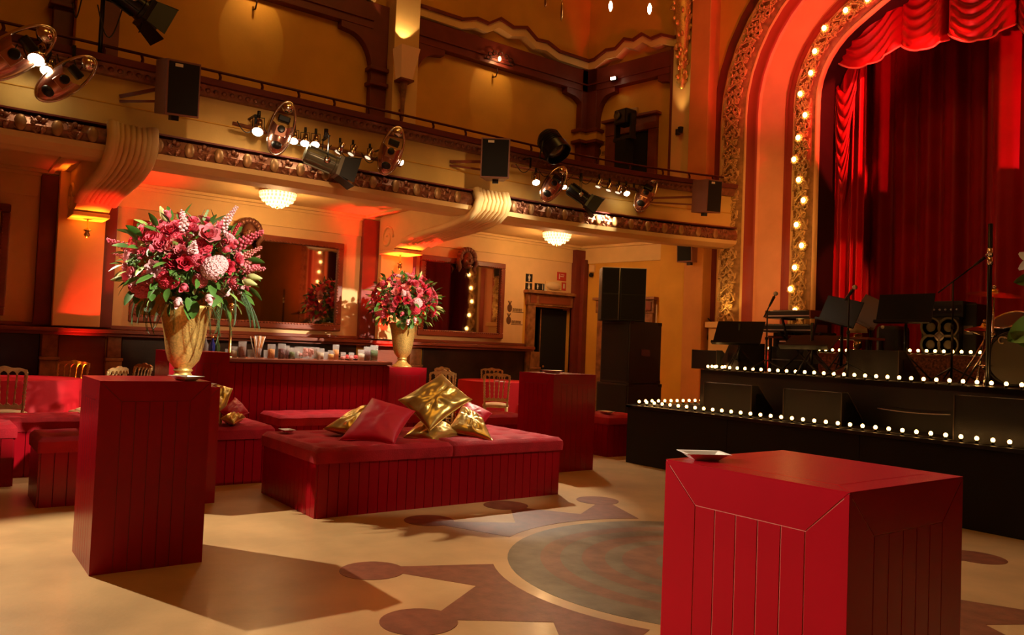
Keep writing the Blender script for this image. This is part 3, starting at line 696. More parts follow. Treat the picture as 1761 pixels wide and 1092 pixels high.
# wall around the opening
P = arch_path(0, -1.0); vs = []
mb = MB()
for (x, z, nx, nz) in P: vs.append(AP(x+nx*1.25, z+nz*1.25, 0))
for (x, z, nx, nz) in P:
    if abs(nx) > .999: q = Vector((-9.3 if x < -2.1 else 9.3+2*XM, YP, AZ(z)))
    else: q = Vector((AP(x+nx*1.25, 0).x, YP, ZTOP+.2))
    vs.append(q)
n = len(P); mb.add(vs, [(i, i+1, n+i+1, n+i) for i in range(n-1) if (abs(P[i][2]) > .999) == (abs(P[i+1][2]) > .999)])
xo = (X0-1.25)*S
for sx in (0, 1):
    e = [(-9.3, AZ(4.3)), (xo, AZ(4.3)), (xo+.05, ZTOP+.2), (-9.3, ZTOP+.2)]; mb.add([((2*XM-x) if sx else x, YP+.01, z) for x, z in e], [(0, 1, 2, 3)])
pro = struct('wall_proscenium', mb, plaster)
warm_panel = mat('salmon_panel', (.85, .42, .22), .55, var=.06, vscale=3, bump=.08, bscale=25)
ZB = 1.45
arch_strip('outer_band', [(1.27, 0), (1.27, .05), (1.10, .05), (1.10, 0)], oxblood, pro, ZB-1)
arch_strip('outer_bead', [(1.10, 0), (1.09, .10), (1.05, .12), (1.02, .09)], cream, pro, ZB, True)
arch_strip('outer_relief_bed', [(1.02, .09), (.96, .13), (.86, .16), (.76, .13), (.70, .08)], mat('olive_gold_bed', (.34, .19, .06), .5, metal=.05, var=.3, vscale=12), pro, 1.75, True)
arch_strip('inner_bead', [(.70, .08), (.68, .11), (.66, .08)], cream, pro, ZB, True)
arch_strip('red_band', [(.66, .08), (.56, .03), (.54, .05), (.52, .02)], mat('red_band_paint', (.36, .06, .035), .5), pro, ZB-1, True)
arch_strip('flat_panel', [(.52, .02), (.50, -.02), (.17, -.10), (.15, -.07)], warm_panel, pro, ZB-1)
arch_strip('ribbed_band', [(.15, -.07), (.13, -.04), (.11, -.08), (.09, -.04), (.04, -.06), (.01, -.05)], mat('red_band_paint', (.36, .06, .035)), pro, ZB-1, True)
arch_strip('strip_bead', [(.01, -.05), (-.01, .0), (-.03, -.03)], cream, pro, ZB, True)
arch_strip('bulb_relief_bed', [(-.03, -.03), (-.08, .0), (-.17, .01), (-.27, -.02), (-.30, -.05)], mat('olive_gold_bed', (.30, .17, .06)), pro, 1.45, True)
arch_strip('inner_edge', [(-.30, -.05), (-.32, -.01), (-.345, -.04), (-.345, -.10)], cream, pro, ZB-1, True)
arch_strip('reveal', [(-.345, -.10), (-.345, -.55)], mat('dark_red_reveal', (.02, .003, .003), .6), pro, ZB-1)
for sx in (-1, 1):     # plinths of the arch
    xa = lambda o: XM+sx*((X0-o)*S-XM)*-1 if False else (XM-(XM-(X0-o)*S) if sx < 0 else XM+(XM-(X0-o)*S))
    MB().box((xa(1.12), YP-.22, 0), (xa(.66), YP, AZ(1.78))).build('plinth', cream, pro, bevel=.015)
    MB().box((xa(1.15), YP-.27, AZ(1.72)), (xa(.63), YP, AZ(1.80))).build('plinth_cap', cream, pro, bevel=.01)

# relief ornament: one gilded scroll segment in local frame (x across, z along, y towards viewer = -Y)
def relief_mesh(name, wd, ht, seed, m_):
    r_ = random.Random(seed); mb = MB()
    # two crossing stems
    for sg in (-1, 1):
        mb.tube([(sg*wd*.42*math.cos(PI*t/8), -.02-.02*math.sin(PI*t/8*2), -ht/2+ht*t/8) for t in range(9)], .014, 6)
        for q in range(3):
            c = Vector((sg*wd*(.22+.05*q), -.035, -ht*.3+q*ht*.28)); pts = []
            for k in range(12):
                a = k*.55*sg+q; rr_ = .055*(1-k/14); pts.append(c+Vector((rr_*math.cos(a), -.012*math.sin(k*.4), rr_*math.sin(a))))
            mb.tube(pts, [.014-.0008*k for k in range(12)], 5)
    for q in range(8):      # grapes
        mb.ball((r_.uniform(-.3, .3)*wd, -.04, r_.uniform(-.42, -.12)*ht), r_.uniform(.015, .024), 6, 4)
    for q in range(9):      # leaves
        a = r_.uniform(0, 2*PI); c = Vector((r_.uniform(-.36, .36)*wd, -.03, r_.uniform(-.5, .5)*ht))
        mb.ball(c, (.05, .014, .020), 7, 4, Matrix.Rotation(a, 3, 'Y')@Matrix.Rotation(r_.uniform(-.4, .4), 3, 'Z'))
    for k in range(8):      # rosette
        a = 2*PI*k/8; mb.ball((.055*math.cos(a), -.03, ht*.20+.055*math.sin(a)), (.032, .016, .022), 6, 4, Matrix.Rotation(-a, 3, 'Y'))
    return mb.mesh(name, m_, True)
rel_a = [relief_mesh('gilded_scroll', .36, .46, s_, gold_relief) for s_ in (1, 2)]
def place_along(o, step, zbot, meshes, name, d, width):
    P = arch_path(0, zbot, .03); L = 0; last = None; nxt = step/2; i = 0
    for (x, z, nx, nz) in P:
        p = Vector(((x+nx*o)*S, z*S+nz*o*S))
        q = AP(x+nx*o, z+nz*o, d)
        if last is not None: L += (q-last).length
        last = q
        if L >= nxt:
            ang = math.atan2(nz, nx)
            ax = Vector((-nx, 0, -nz)); az_ = Vector((-nz, 0, nx)) if x < -2.1 or True else None
            az_ = Vector((nz, 0, -nx)); az_ = az_ if az_.z >= 0 or abs(nx) < .9 else -az_
            ay = az_.cross(ax)
            if ay.y < 0: ax = -ax; ay = az_.cross(ax)
            M = Matrix(((ax.x, ay.x, az_.x, q.x), (ax.y, ay.y, az_.y, q.y), (ax.z, ay.z, az_.z, q.z), (0, 0, 0, 1)))
            ob = inst(meshes[i % len(meshes)], name, pro); ob.matrix_world = M@Matrix.Scale(width/.36, 4, (1, 0, 0)); nxt += step; i += 1
place_along(.86, .34, 1.85, rel_a, 'gilded_scroll', .15, .40)
place_along(-.165, .31, 1.5, rel_a, 'gilded_scroll', .015, .32)
# bulbs of the arch with rosette cups
bl = thing('arch_lights', 'string of glowing bulbs set in gilded rosettes round the stage arch', 'lights', (0, 0, 0))
bulbm = MB().ball((0, 0, 0), (.034, .034, .04), 12, 8).mesh('arch_bulb', arch_bulb_m, True)
cupm = MB()
for k in range(9):
    a = 2*PI*k/9; cupm.ball((.062*math.cos(a), 0.0, .062*math.sin(a)), (.034, .02, .024), 6, 4, Matrix.Rotation(-a, 3, 'Y'))
cupm = cupm.lathe([(.045, 0), (.05, .012), (.03, .02)], 12, Matrix.Rotation(PI/2, 4, 'X')).mesh('rosette_cup', gold_relief, True)
P = arch_path(0, 1.62, .03); L = 0; nxt = .05; last = None; i = 0
for (x, z, nx, nz) in P:
    o = -.165+.075*(-1, 0, 1, .3, -.9, .2)[i % 6]
    q = AP(x+nx*-.165, z+nz*-.165, .06)
    if last is not None: L += (q-last).length
    last = q
    if L >= nxt:
        q = AP(x+nx*o, z+nz*o, .065); inst(bulbm, 'bulb', bl, q+Vector((0, -.035, 0))); inst(cupm, 'rosette_cup', bl, q); nxt += .335; i += 1

# gilded caryatid bracket high on the uplit pier
up_, un_, uz_ = splay_u(1186, 60)[0], .22, 0
pt = SW((pa+pb)/2, .26, AZ(6.0)); zt_ = splay_u(1186, 5)[1]; zb_ = splay_u(1184, 160)[1]
orn = thing('gilded_torch_ornament', 'gilded carved torch ornament hanging on the uplit pier left of the arch', 'ornament', (pt[0], pt[1], zb_)); h = zt_-zb_
mb = MB().lathe([(.005, 0), (.055, .03), (.03, .08), (.10, .12), (.06, .2), (.07, h*.22), (.08, h*.3), (.09, h*.4), (.13, h*.6), (.17, h*.8), (.19, h*.95), (.16, h), (.18, h*1.1), (.18, h*1.5)], 14)
mb.build('tapered_shaft', gold, orn, smooth=True)
mb = MB(); r_ = random.Random(5)
for k in range(60):
    t_ = r_.uniform(.12, 1.05); a = r_.uniform(0, 2*PI); rad = .07+.15*max(0, t_-.2)
    mb.ball((rad*math.cos(a), rad*math.sin(a), h*t_), (.065, .03, .05), 7, 4, Matrix.Rotation(a, 3, 'Z')@Matrix.Rotation(r_.uniform(-1, 1), 3, 'Y'))
for s_ in (-1, 1):
    c = Vector((s_*.16, -.05, h*.9)); mb.tube([c+Vector((s_*.10*(1-k/16)*math.cos(k*.5), 0, .12*(1-k/16)*math.sin(k*.5))) for k in range(13)], [.035-.002*k for k in range(13)], 7)
mb.build('carved_leaves', gold, orn, smooth=True)
us, zs = splay_u(1178, 233)
sc = thing('uplighter_lamp', 'small black uplighter fixed low on the uplit pier', 'lamp', SW((pa+pb)/2, .24, zs), math.atan2(SPL.y, SPL.x))
MB().box((-.10, -.02, -.04), (-.02, .08, .06)).lathe([(.04, -.05), (.05, .05), (.045, .06)], 14, None, (.05, -.09, 0)).bar((-.02, 0, 0), (.05, -.07, 0), .03).build('housing', black_gloss, sc, bevel=.004)
uq = SW((pa+pb)/2, .36, zs+.1)
spot('pier_uplight', uq, (uq[0]-.03, uq[1]+.05, uq[2]+3), 50, 26, (1, .62, .22), .7, .03)

# ============================================================ STAGE
STG = .70; STU = 1.155
front = struct('wall_stage_front', MB().box((-6.98, 7.02, 0), (XR, YP+.4, STG)), black_cloth)
MB().box((-7.0, 6.98, STG-.03), (XR, 7.10, STG+.002)).box((-7.0, 6.98, STG-.03), (-6.9, YP, STG+.002)).build('stage_lip', black_gloss, front, bevel=.004)
for k in range(9):      # flat black skirting cloths
    MB().box((-6.98+k*1.5, 7.0, 0), (-6.98+k*1.5+1.495, 7.02, STG-.03)).build('black_skirting', black_cloth, front, bevel=.003)
# upper stage, front edge slightly oblique
Ua = on_z(1168, 635.5, STU); Ub = Vector((-2.4, 7.45, STU))
UAx = Vector((-6.72, 8.02, 0)); UBx = Vector((-2.8, 7.48, 0)); ud_ = (UBx-UAx)/(UBx-UAx).length
pE = UAx+ud_*11.5
poly = [(UAx.x, UAx.y), (pE.x, pE.y), (pE.x, YP+3.2), (-8.2, YP+3.2), (-8.2, YP-.02), (UAx.x-.15, YP-.05)]
MB().prism(poly, 0, STU).build('floor_stage_upper', black, None, kind='structure')
MB().prism([(UAx.x, UAx.y), (pE.x, pE.y), (pE.x, pE.y+.06), (UAx.x, UAx.y+.06)], STU-.05, STU+.004).build('stage_lip', black_gloss, bpy.data.objects['floor_stage_upper'])

# strings of bulbs: each a thing with its wire and bulbs
gb = MB().ball((0, 0, .045), (.017, .017, .019), 10, 7).mesh('bulb', bulb_m, True)
gs = MB().lathe([(.014, 0), (.014, .022), (.010, .03)], 8).mesh('socket', black_gloss, True)
def string(label, p0, p1, n, z, jit=0.):
    t = thing('bulb_string', label, 'string lights', (p0[0], p0[1], z), 0); p0 = Vector((p0[0], p0[1], 0)); p1 = Vector((p1[0], p1[1], 0)); q0 = p0
    MB().tube([(p1-p0)*k/12+Vector((0, 0, .008+.003*math.sin(k*2))) for k in range(13)], .005, 5).build('wire', cable_m, t)
    for k in range(n):
        q = (p1-p0)*(k+.5)/n+Vector((random.uniform(-jit, jit), random.uniform(-jit, jit), 0))
        inst(gb, 'bulb', t, q); inst(gs, 'socket', t, q)
string('glowing bulb string along the front edge of the lower stage', (-6.93, 7.08), (-1.2, 7.08), 46, STG)
string('short glowing bulb string along the left side edge of the lower stage', (-6.93, 7.2), (-6.93, 8.35), 10, STG)
e0 = UAx+ud_*.02; e1 = UAx+ud_*5.5
string('glowing bulb string along the front edge of the upper stage', (e0.x, e0.y+.05), (e1.x, e1.y+.05), 43, STU)
string('bunched glowing bulb string on the far left side of the upper stage', (UAx.x+.03, UAx.y+.1), (UAx.x+.02, UAx.y+1.1), 8, STU, .02)

# ============================================================ CURTAINS
def curtain(name, label, x0, x1, y, z0, z1, folds, amp, m_, seed, gather=0., top_amp=None):
    r_ = random.Random(seed); ph = [r_.uniform(0, 6) for _ in range(4)]
    t = thing(name, label, 'curtain', ((x0+x1)/2, y, z0)); xc = (x0+x1)/2; W = x1-x0; nu = int(folds*14)
    def fn(u, v):
        a = u*folds*2*PI
        uu = u+.25/folds*math.sin(u*7+ph[0])
        d = amp*(math.sin(uu*folds*2*PI+.6*math.sin(v*2+ph[1]))+.35*math.sin(uu*folds*4*PI+ph[2]+v)+.3*math.sin(u*folds*.7*PI+ph[3]))
        return (-W/2+W*u+gather*(1-v)*(u-.5), d*(1-.25*v), (z1-z0)*v)
    MB().grid(fn, nu, 14).build('drape', m_, t, smooth=True); return t
CT = 8.6
curtain('main_curtain', 'wide dark red velvet curtain closing the back of the stage', -7.4, 2.5, 10.15*S, STU, CT, 26, .085, curtain_m, 1)
curtain('side_curtain', 'bright red side curtain hanging just inside the arch', on_y(1417, 300, 9.42*S).x, -5.37*S, 9.42*S, STU, AZ(5.4), 5.5, .06, curtain_m, 2)
curtain('right_curtain', 'red curtain on the right with a hard-edged red spotlight on it', on_y(1697, 200, 11.6).x, 1.8, 11.6, STU, CT, 17, .07, curtain_m, 3)
curtain('far_side_curtain', 'red side curtain inside the far jamb of the arch', (2*-2.1+5.37)*S, (2*-2.1+6.25)*S, 9.42*S, STU, AZ(5.4), 6, .06, curtain_m, 4)
# tied fall of cloth on the side curtain
t = thing('curtain_swag', 'cascade of loose red folds gathered on the bright side curtain', 'swag', (on_y(1453, 200, 9.42*S-.12).x, 9.42*S-.12, AZ(4.15)))
mb = MB()
for k in range(9):
    w_ = .22*(1-k/12); zt_ = 1.30-k*.20
    def f1(u, v, w_=w_, zt_=zt_):
        x = (u-.5)*2*w_; sag = .55*(1-(2*u-1)**2)
        return (x+.02*math.sin(k), -.03-.06*math.sin(PI*u)*math.sin(PI*v), zt_-sag-.22*v*(1-.4*abs(2*u-1)))
    mb.grid(f1, 12, 5)
mb.build('loose_folds', curtain_m, t, smooth=True)
# valance of three swags with fringe
trim_m = mat('pink_braid', (.75, .22, .18), .6)
def swag(xl, xr, zl, zr, sag, y, label, seed):
    t = thing('valance_swag', label, 'swag', ((xl+xr)/2, y, min(zl, zr))); z_ = min(zl, zr); W = xr-xl; zt_ = 3.2
    def hem(u): return (zl-z_)*(1-u)+(zr-z_)*u-sag*4*u*(1-u)
    def fn(u, v):
        lo = hem(u); hi = zt_-(.0)*u; bell = 4*u*(1-u)
        z = lo+(hi-lo)*v**.8
        # U-shaped folds: phase follows sagging curves
        s_ = (z+sag*bell*1.9*(1-v*.2)); d = -.075*(1-abs(math.sin(s_*21+seed+.5*math.sin(u*5))))*bell**.6*(1 if seed != 2 else .5)+.06*math.cos(u*2*PI*4)*(1-bell)**2
        return (-W/2+W*u, -.10*bell+d, z)
    MB().grid(fn, 48, 200).build('drape', curtain_m, t, smooth=True)
    MB().tube([Vector(fn(k/30, 0))+Vector((0, -.005, -.01)) for k in range(31)], .014, 6).build('braid_trim', trim_m, t, smooth=True)
YS_ = 9.22*S
def hp(px, py): return on_y(px, py, YS_)
hpts = [hp(1428, 95), hp(1550, 74), hp(1541, 72), hp(1624, 62), hp(1628, 55), hp(1745, 38), hp(1742, 35), hp(1860, 40)]
swag(hpts[0].x, hpts[1].x, hpts[0].z, hpts[1].z, .30, YS_, 'leftmost red valance swag with tight U-shaped folds under the arch', 0)
swag(hpts[2].x, hpts[3].x, hpts[2].z, hpts[3].z, .16, YS_+.10, 'dark middle valance swag with one bright fold', 2)
swag(hpts[4].x, hpts[5].x, hpts[4].z, hpts[5].z, .22, YS_, 'right valance swag beside the lit curtain', 4)
for k in (0, 1): swag(hpts[7].x+k*1.25-.02, hpts[7].x+(k+1)*1.25, hpts[7].z, hpts[7].z+.02, .22, YS_-.0+.1*k, 'valance swag beyond the right edge of the frame, %s of two' % ('nearer' if k == 0 else 'farther'), 3+k)
swag(hpts[6].x, hpts[7].x, hpts[6].z, hpts[7].z, .25, YS_+.10, 'last valance swag at the right edge of the frame', 1)
# ============================================================ RED PLANKED FURNITURE
PLK = {}
def plank_mesh(w_, h):
    k = (round(w_, 3), round(h, 3))
    if k not in PLK:
        PLK[k] = MB().add([(-w_/2, 0, 0), (w_/2, 0, 0), (w_/2-.0015, -.012, 0), (-w_/2+.0015, -.012, 0), (-w_/2, 0, h), (w_/2, 0, h), (w_/2-.0015, -.012, h), (-w_/2+.0015, -.012, h)],
            [(0, 3, 2, 1), (4, 5, 6, 7), (3, 2, 6, 7), (0, 4, 7, 3), (1, 2, 6, 5)]).mesh('plank', lacquer)
    return PLK[k]
def sides(t, sx, sy, z0, z1, pw=.085):
    for k, (L, dx, dy, rz) in enumerate(((sx, 0, -sy/2, 0), (sy, sx/2, 0, PI/2), (sx, 0, sy/2, PI), (sy, -sx/2, 0, -PI/2))):
        n = max(1, round(L/pw)); w_ = L/n
        for i in range(n):
            a = -L/2+(i+.5)*w_; inst(plank_mesh(w_-.003, z1-z0), 'plank', t, (dx+a*math.cos(rz), dy+a*math.sin(rz), z0), (0, 0, rz))
def pedestal(x, y, w_, h, label, seam=None):     # x,y = front right corner (max x, min y)
    t = thing('cocktail_pedestal', label, 'table', (x-w_/2, y+w_/2, 0), 0, 'red planked cocktail pedestals')
    c = w_/2; r = .115; b = c-.012
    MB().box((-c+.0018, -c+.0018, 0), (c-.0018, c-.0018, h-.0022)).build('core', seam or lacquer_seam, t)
    sides(t, 2*(b-.012)-2*.055, 2*(b-.012)-2*.055, .0, h-r, (2*b-.13)/7) if False else None
    g = .0013
    M4 = [Matrix.Rotation(k*PI/2, 4, 'Z') for k in range(4)]
    for k in range(4):
        # mitred top rail, corner stiles and seven planks per side
        f = [(-c, h), (c, h), (c-r, h-r), (-c+r, h-r)]
        MXZ = M4[k]@Matrix(((1, 0, 0, 0), (0, 0, 1, -c), (0, 1, 0, 0), (0, 0, 0, 1)))
        def sh(p, d): return p
        MB().prism([(-c+g+.003, h-.0032), (c-g-.003, h-.0032), (c-r-g*.4, h-r+g), (-c+r+g*.4, h-r+g)], 0, .014, MXZ).build('top_rail', lacquer, t)
        for sg in (-1, 1):
            MB().prism([(sg*(c-.0005), 0), (sg*(c-.0005), h-g*2-.003), (sg*(c-r+g), h-r-g), (sg*(c-r+g), 0)], 0, .014, MXZ).build('corner_stile', lacquer, t)
        n = 5; L = 2*(c-r); w1 = L/n
        for i in range(n):
            a = -L/2+(i+.5)*w1; p = M4[k]@Vector((a, -c+.012, 0)); inst(plank_mesh(w1-.0016, h-r-.0015), 'plank', t, p, (0, 0, k*PI/2))
    q = .075
    MB().box((-c+q+.001, -c+q+.001, h-.02), (c-q-.001, c-q-.001, h+.0002)).build('top_panel', lacquer, t)
    for k in range(4):
        MB().prism([(-c+.0007, -c), (c-.0007, -c), (c-q-.0007, -c+q-.0012), (-c+q+.0007, -c+q-.0012)], h-.003, h, M4[k]).build('top_border', lacquer, t)
    return t
pedestal(-4.90, .82, .60, 1.07, 'tall red planked pedestal left of the gold vase with its dark face to us')
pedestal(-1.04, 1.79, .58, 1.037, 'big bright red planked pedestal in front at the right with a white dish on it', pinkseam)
pedestal(-6.58, 1.40, .58, .93, 'red planked pedestal carrying the big gold vase behind the dark one')
pedestal(-6.68, 5.56, .62, 1.07, 'red planked pedestal at the right end of the pillow sofa')
pv = pedestal(-10.26, 5.46, .62, .985, 'red pedestal beside the bar carrying the farther gold vase')
pedestal(-8.25, 1.98, .58, 1.175, 'red pedestal standing tight against the left end of the bar')

def cushion_mesh(sx, sy, h, tx, ty, seed=0):
    r_ = random.Random(seed); B = [((i+.5)/tx-.5, (j+.5)/ty-.5) for i in range(tx) for j in range(ty)]
    nu, nv = int(sx*34), int(sy*34); mb = MB(); rr_ = .035
    def top(x, y):
        z = h
        for (bx, by) in B:
            d2_ = ((x-bx*sx)**2+(y-by*sy)**2); z -= .042*math.exp(-d2_/.0020)+.012*math.exp(-d2_/.012)
        ex = sx/2-abs(x); ey = sy/2-abs(y); e = min(ex, ey)
        if e < rr_: z -= rr_-math.sqrt(max(0, rr_*rr_-(rr_-e)**2))
        z += .004*noise.noise(Vector((x*7+seed, y*7, 0)))
        return z
    mb.grid(lambda u, v: (-sx/2+sx*u, -sy/2+sy*v, top(-sx/2+sx*u, -sy/2+sy*v)), nu, nv)
    per = [(-sx/2+sx*i/nu, -sy/2) for i in range(nu)]+[(sx/2, -sy/2+sy*i/nv) for i in range(nv)]+[(sx/2-sx*i/nu, sy/2) for i in range(nu)]+[(-sx/2, sy/2-sy*i/nv) for i in range(nv)]
    K = len(per); vs = []
    for zf in (0, 1):
        for x, y in per: vs.append((x, y, 0 if zf == 0 else top(x, y)))
    for x, y in per: vs.append((x*1.006, y*1.006, h*.45))
    mb.add(vs, [(i, (i+1) % K, 2*K+(i+1) % K, 2*K+i) for i in range(K)]+[(2*K+i, 2*K+(i+1) % K, K+(i+1) % K, K+i) for i in range(K)])
    return mb.mesh('tufted_cushion', velvet, True), [(bx*sx, by*sy) for bx, by in B]
btn = MB().ball((0, 0, 0), (.014, .014, .008), 8, 5).mesh('button', velvet, True)
def ottoman(x1, y0, sx, sy, h, label, units=1, ch=.12, tx=4, ty=4, seed=0):   # x1 = front edge (max x), y0 = near end
    t = thing('tufted_ottoman', label, 'ottoman', (x1-sx/2, y0+sy/2, 0), 0, 'red velvet ottomans with planked bases')
    hb = h-ch; b = .015
    MB().box((-sx/2+b+.01, -sy/2+b+.01, 0), (sx/2-b-.01, sy/2-b-.01, hb)).build('base_core', lacquer_seam, t)
    sides(t, sx-2*b-.02, sy-2*b-.02, .0, hb, .085)
    uy = sy/units
    me, B = cushion_mesh(sx, uy-.006, ch, tx, ty, seed)
    for k in range(units):
        c = inst(me, 'cushion', t, (0, -sy/2+uy*(k+.5), hb))
        for bx, by in B: inst(btn, 'button', c, (bx, by, ch-.050))
    return t
ottoman(-5.67, 2.44, 1.20, 2.42, .53, 'large red velvet ottoman piled with gold and red pillows', 2, seed=1)
ottoman(-7.30, 1.50, .93, 1.22, .53, 'red velvet ottoman behind the dark pedestal with a few pillows', 1, seed=2)
ottoman(-8.38, -.45, .62, 1.80, .53, 'long red velvet ottoman in front of the gilt chairs at the left', 1, tx=2, ty=6, seed=3)
ottoman(-7.93, .12, .43, .60, .53, 'red velvet cube ottoman cut by the left edge of the frame', 1, tx=2, ty=2, seed=4)
ottoman(-6.90, .76, .60, .60, .53, 'red velvet cube ottoman just left of the dark pedestal', 1, tx=2, ty=2, seed=5)
ottoman(-8.22, 3.10, .60, 2.0, .53, 'narrow red velvet ottoman running in front of the bar', 1, tx=2, ty=7, seed=6)
ottoman(-7.75, 5.42, .60, .62, .53, 'red velvet cube ottoman behind the pillows in front of the round table', 1, tx=2, ty=2, seed=7)
ottoman(-7.37, 7.06, .60, .60, .53, 'red velvet cube ottoman between speaker stack and stage', 1, tx=2, ty=2, seed=8)
ottoman(-7.60, 6.36, .50, .50, .53, 'red velvet cube ottoman partly behind the farther pedestal', 1, tx=2, ty=2, seed=9)

# dishes on the furniture
def dish(p, label, s=1., rz=0.):
    t = thing('white_dish', label, 'dish', p, rz); a, b, h = .105*s, .075*s, .030*s
    def ringr(k, x, y, z): return [(x*cx, y*cy, z) for cx, cy in ((-1, -1), (1, -1), (1, 1), (-1, 1))]
    R = [ringr(0, a*.62, b*.6, 0), ringr(1, a, b, h), ringr(2, a*1.16, b*1.18, h+.004*s), ringr(3, a*1.16, b*1.18, h+.007*s), ringr(4, a*.97, b*.97, h+.004*s), ringr(5, a*.6, b*.58, .005*s)]
    vs = [v for r_ in R for v in r_]; fs = [(3, 2, 1, 0), (20, 21, 22, 23)]
    for i in range(5):
        for j in range(4): fs.append((4*i+j, 4*i+(j+1) % 4, 4*i+4+(j+1) % 4, 4*i+4+j))
    MB().add(vs, fs).build('bowl', white, t, bevel=.002); return t
dish((-1.57, 1.90, 1.0375), 'square white dish on the bright red front pedestal', .56, 1.05)
dish((-5.0, 1.30, 1.0705), 'square white dish on the back corner of the dark pedestal', .75, .3)
dish((-6.95, 5.75, 1.0705), 'small white dish on the pedestal right of the pillow sofa', .9, .4)
dish((-6.62, 1.85, .9305) , 'white dish beside the gold vase on its pedestal', .8, .2)
dish(tuple(on_z(412, 734, .531)), 'small white dish on the back left of the pillow sofa', .6, 0) if False else dish((-6.75, 2.62, .531), 'small white dish on the back left of the pillow sofa', .6, 0)
dish((-7.05, 1.28, .531), 'small white dish on the cube ottoman left of the dark pedestal', .45, 0)
dish((-7.62, 7.25, .531), 'white dish on the cube ottoman by the stage', .8, 0)

# pillows
def pillow(kind, k, L, R_, T, Bt, label, th=.15):    # four corners as (px, py, depth)
    L, R_, T, Bt = (at_d(*q) for q in (L, R_, T, Bt)); c = (L+R_+T+Bt)/4; nrm = (R_-L).cross(T-Bt).normalized(); seed = k+(10 if kind == 'r' else 0)
    wr = .009 if kind == 'g' else .004; n = 36; mb = MB()
    def P(u, v, sg):       # u,v along two adjacent edges: L->T and L->B
        x, y = 2*u-1, 2*v-1; ex = max(0, 1-x*x); ey = max(0, 1-y*y)
        pu = .5+(u-.5)*(1-.09*(1-x*x)**0*ey*abs(x)**3); pv = .5+(v-.5)*(1-.09*ex*abs(y)**3)
        base = L*(1-pu)*(1-pv)+T*pu*(1-pv)+Bt*(1-pu)*pv+R_*pu*pv
        hh = th/2*(ex*ey)**.40; rad = math.hypot(x, y); a = math.atan2(y, x)
        fold = math.sin(a*7+3*noise.noise(Vector((x*1.5, y*1.5, seed))))*rad*ex*ey
        wv = wr*(fold*1.8+2.4*noise.noise(Vector((x*2.6+seed, y*2.6, sg*3)))*ex*ey+1.0*noise.noise(Vector((x*6+seed, y*6, sg*3)))*ex*ey)
        return base-c+nrm*sg*(hh+wv)
    mb.grid(lambda u, v: P(u, v, 1), n, n); mb.grid(lambda u, v: P(u, v, -1), n, n)
    me = mb.mesh('pillow', satin if kind == 'g' else red_silk, True)
    bm = bmesh.new(); bm.from_mesh(me); bmesh.ops.remove_doubles(bm, verts=bm.verts, dist=.0004); bmesh.ops.recalc_face_normals(bm, faces=bm.faces); bm.to_mesh(me); bm.free()
    o = inst(me, 'pillow', None, c); tag(o, label, 'pillow', 'loose pillows on the ottomans')
    q = [P(k_/12, 0, 0) for k_ in range(12)]+[P(1, k_/12, 0) for k_ in range(12)]+[P(1-k_/12, 1, 0) for k_ in range(12)]+[P(0, 1-k_/12, 0) for k_ in range(12)]
    MB().tube(q, .004, 5, closed=True).build('seam_piping', satin if kind == 'g' else red_silk, o, smooth=True)
    return o
pillow('g', 2, (556, 738, 6.9), (676, 708, 7.15), (626, 698, 7.3), (612, 752, 6.75), 'gold satin pillow behind the left red pillow on the big ottoman')
pillow('g', 3, (694, 752, 6.95), (796, 748, 7.25), (735, 712, 7.5), (745, 758, 6.85), 'gold satin pillow lying flat under the upright diamond one')
pillow('r', 1, (583, 757, 6.55), (714, 707, 6.95), (640, 684, 7.1), (678, 764, 6.5), 'red silk pillow leaning at the left of the pile')
pillow('r', 2, (778, 735, 7.75), (846, 711, 7.95), (800, 690, 8.1), (824, 738, 7.7), 'red silk pillow behind the darker gold pillow at the right')
pillow('g', 1, (766, 742, 7.2), (830, 722, 7.5), (795, 698, 7.6), (848, 758, 7.1), 'dark shaded gold satin pillow standing on edge at the right of the pile')
pillow('g', 2, (685, 688, 7.15), (812, 687, 7.3), (760, 642, 7.45), (738, 742, 6.9), 'bright gold satin pillow balanced upright as a diamond on top of the pile')
pillow('g', 3, (340, 690, 7.5), (400, 668, 7.7), (372, 662, 7.8), (380, 732, 7.4), 'gold satin pillow standing on the ottoman behind the dark pedestal')
pillow('r', 2, (378, 708, 7.4), (428, 710, 7.6), (404, 684, 7.7), (400, 722, 7.3), 'small red pillow beside the gold one behind the dark pedestal', .12)
pillow('g', 1, (380, 720, 7.25), (422, 718, 7.5), (405, 706, 7.6), (402, 729, 7.2), 'gold pillow lying under the small red one behind the dark pedestal', .10)

# ============================================================ BAR
BX = -8.85
bar = thing('bar_counter', 'long dark red planked bar counter crowded with glassware', 'bar', (BX-.35, 3.62, 0)); L = 1.05*2
def bl_(x, y, z): return (x-(BX-.35), y-3.62, z)
by0, by1 = 2.56, 4.72
MB().box(bl_(BX-.62, by0+.03, 0), bl_(BX-.03, by1-.03, 1.06)).build('carcass', lacquer_seam, bar)
n = int((by1-by0)/.086); w_ = (by1-by0)/n
for i in range(n): inst(plank_mesh(w_-.004, 1.05), 'plank', bar, bl_(BX-.03, by0+(i+.5)*w_, 0), (0, 0, PI/2))
for i in range(7): inst(plank_mesh(.086, 1.05), 'plank', bar, bl_(BX-.62+.045+i*.088, by0+.03, 0), (0, 0, 0)); inst(plank_mesh(.086, 1.05), 'plank', bar, bl_(BX-.62+.045+i*.088, by1-.03, 0), (0, 0, PI))
MB().box(bl_(BX-.66, by0-.02, 1.06), bl_(BX+.02, by1+.02, 1.10)).build('bar_top', redwood, bar, bevel=.006)
bb = thing('back_bar_shelf', 'low steel topped shelf behind the bar', 'shelf', (BX-1.6, 3.9, 0))
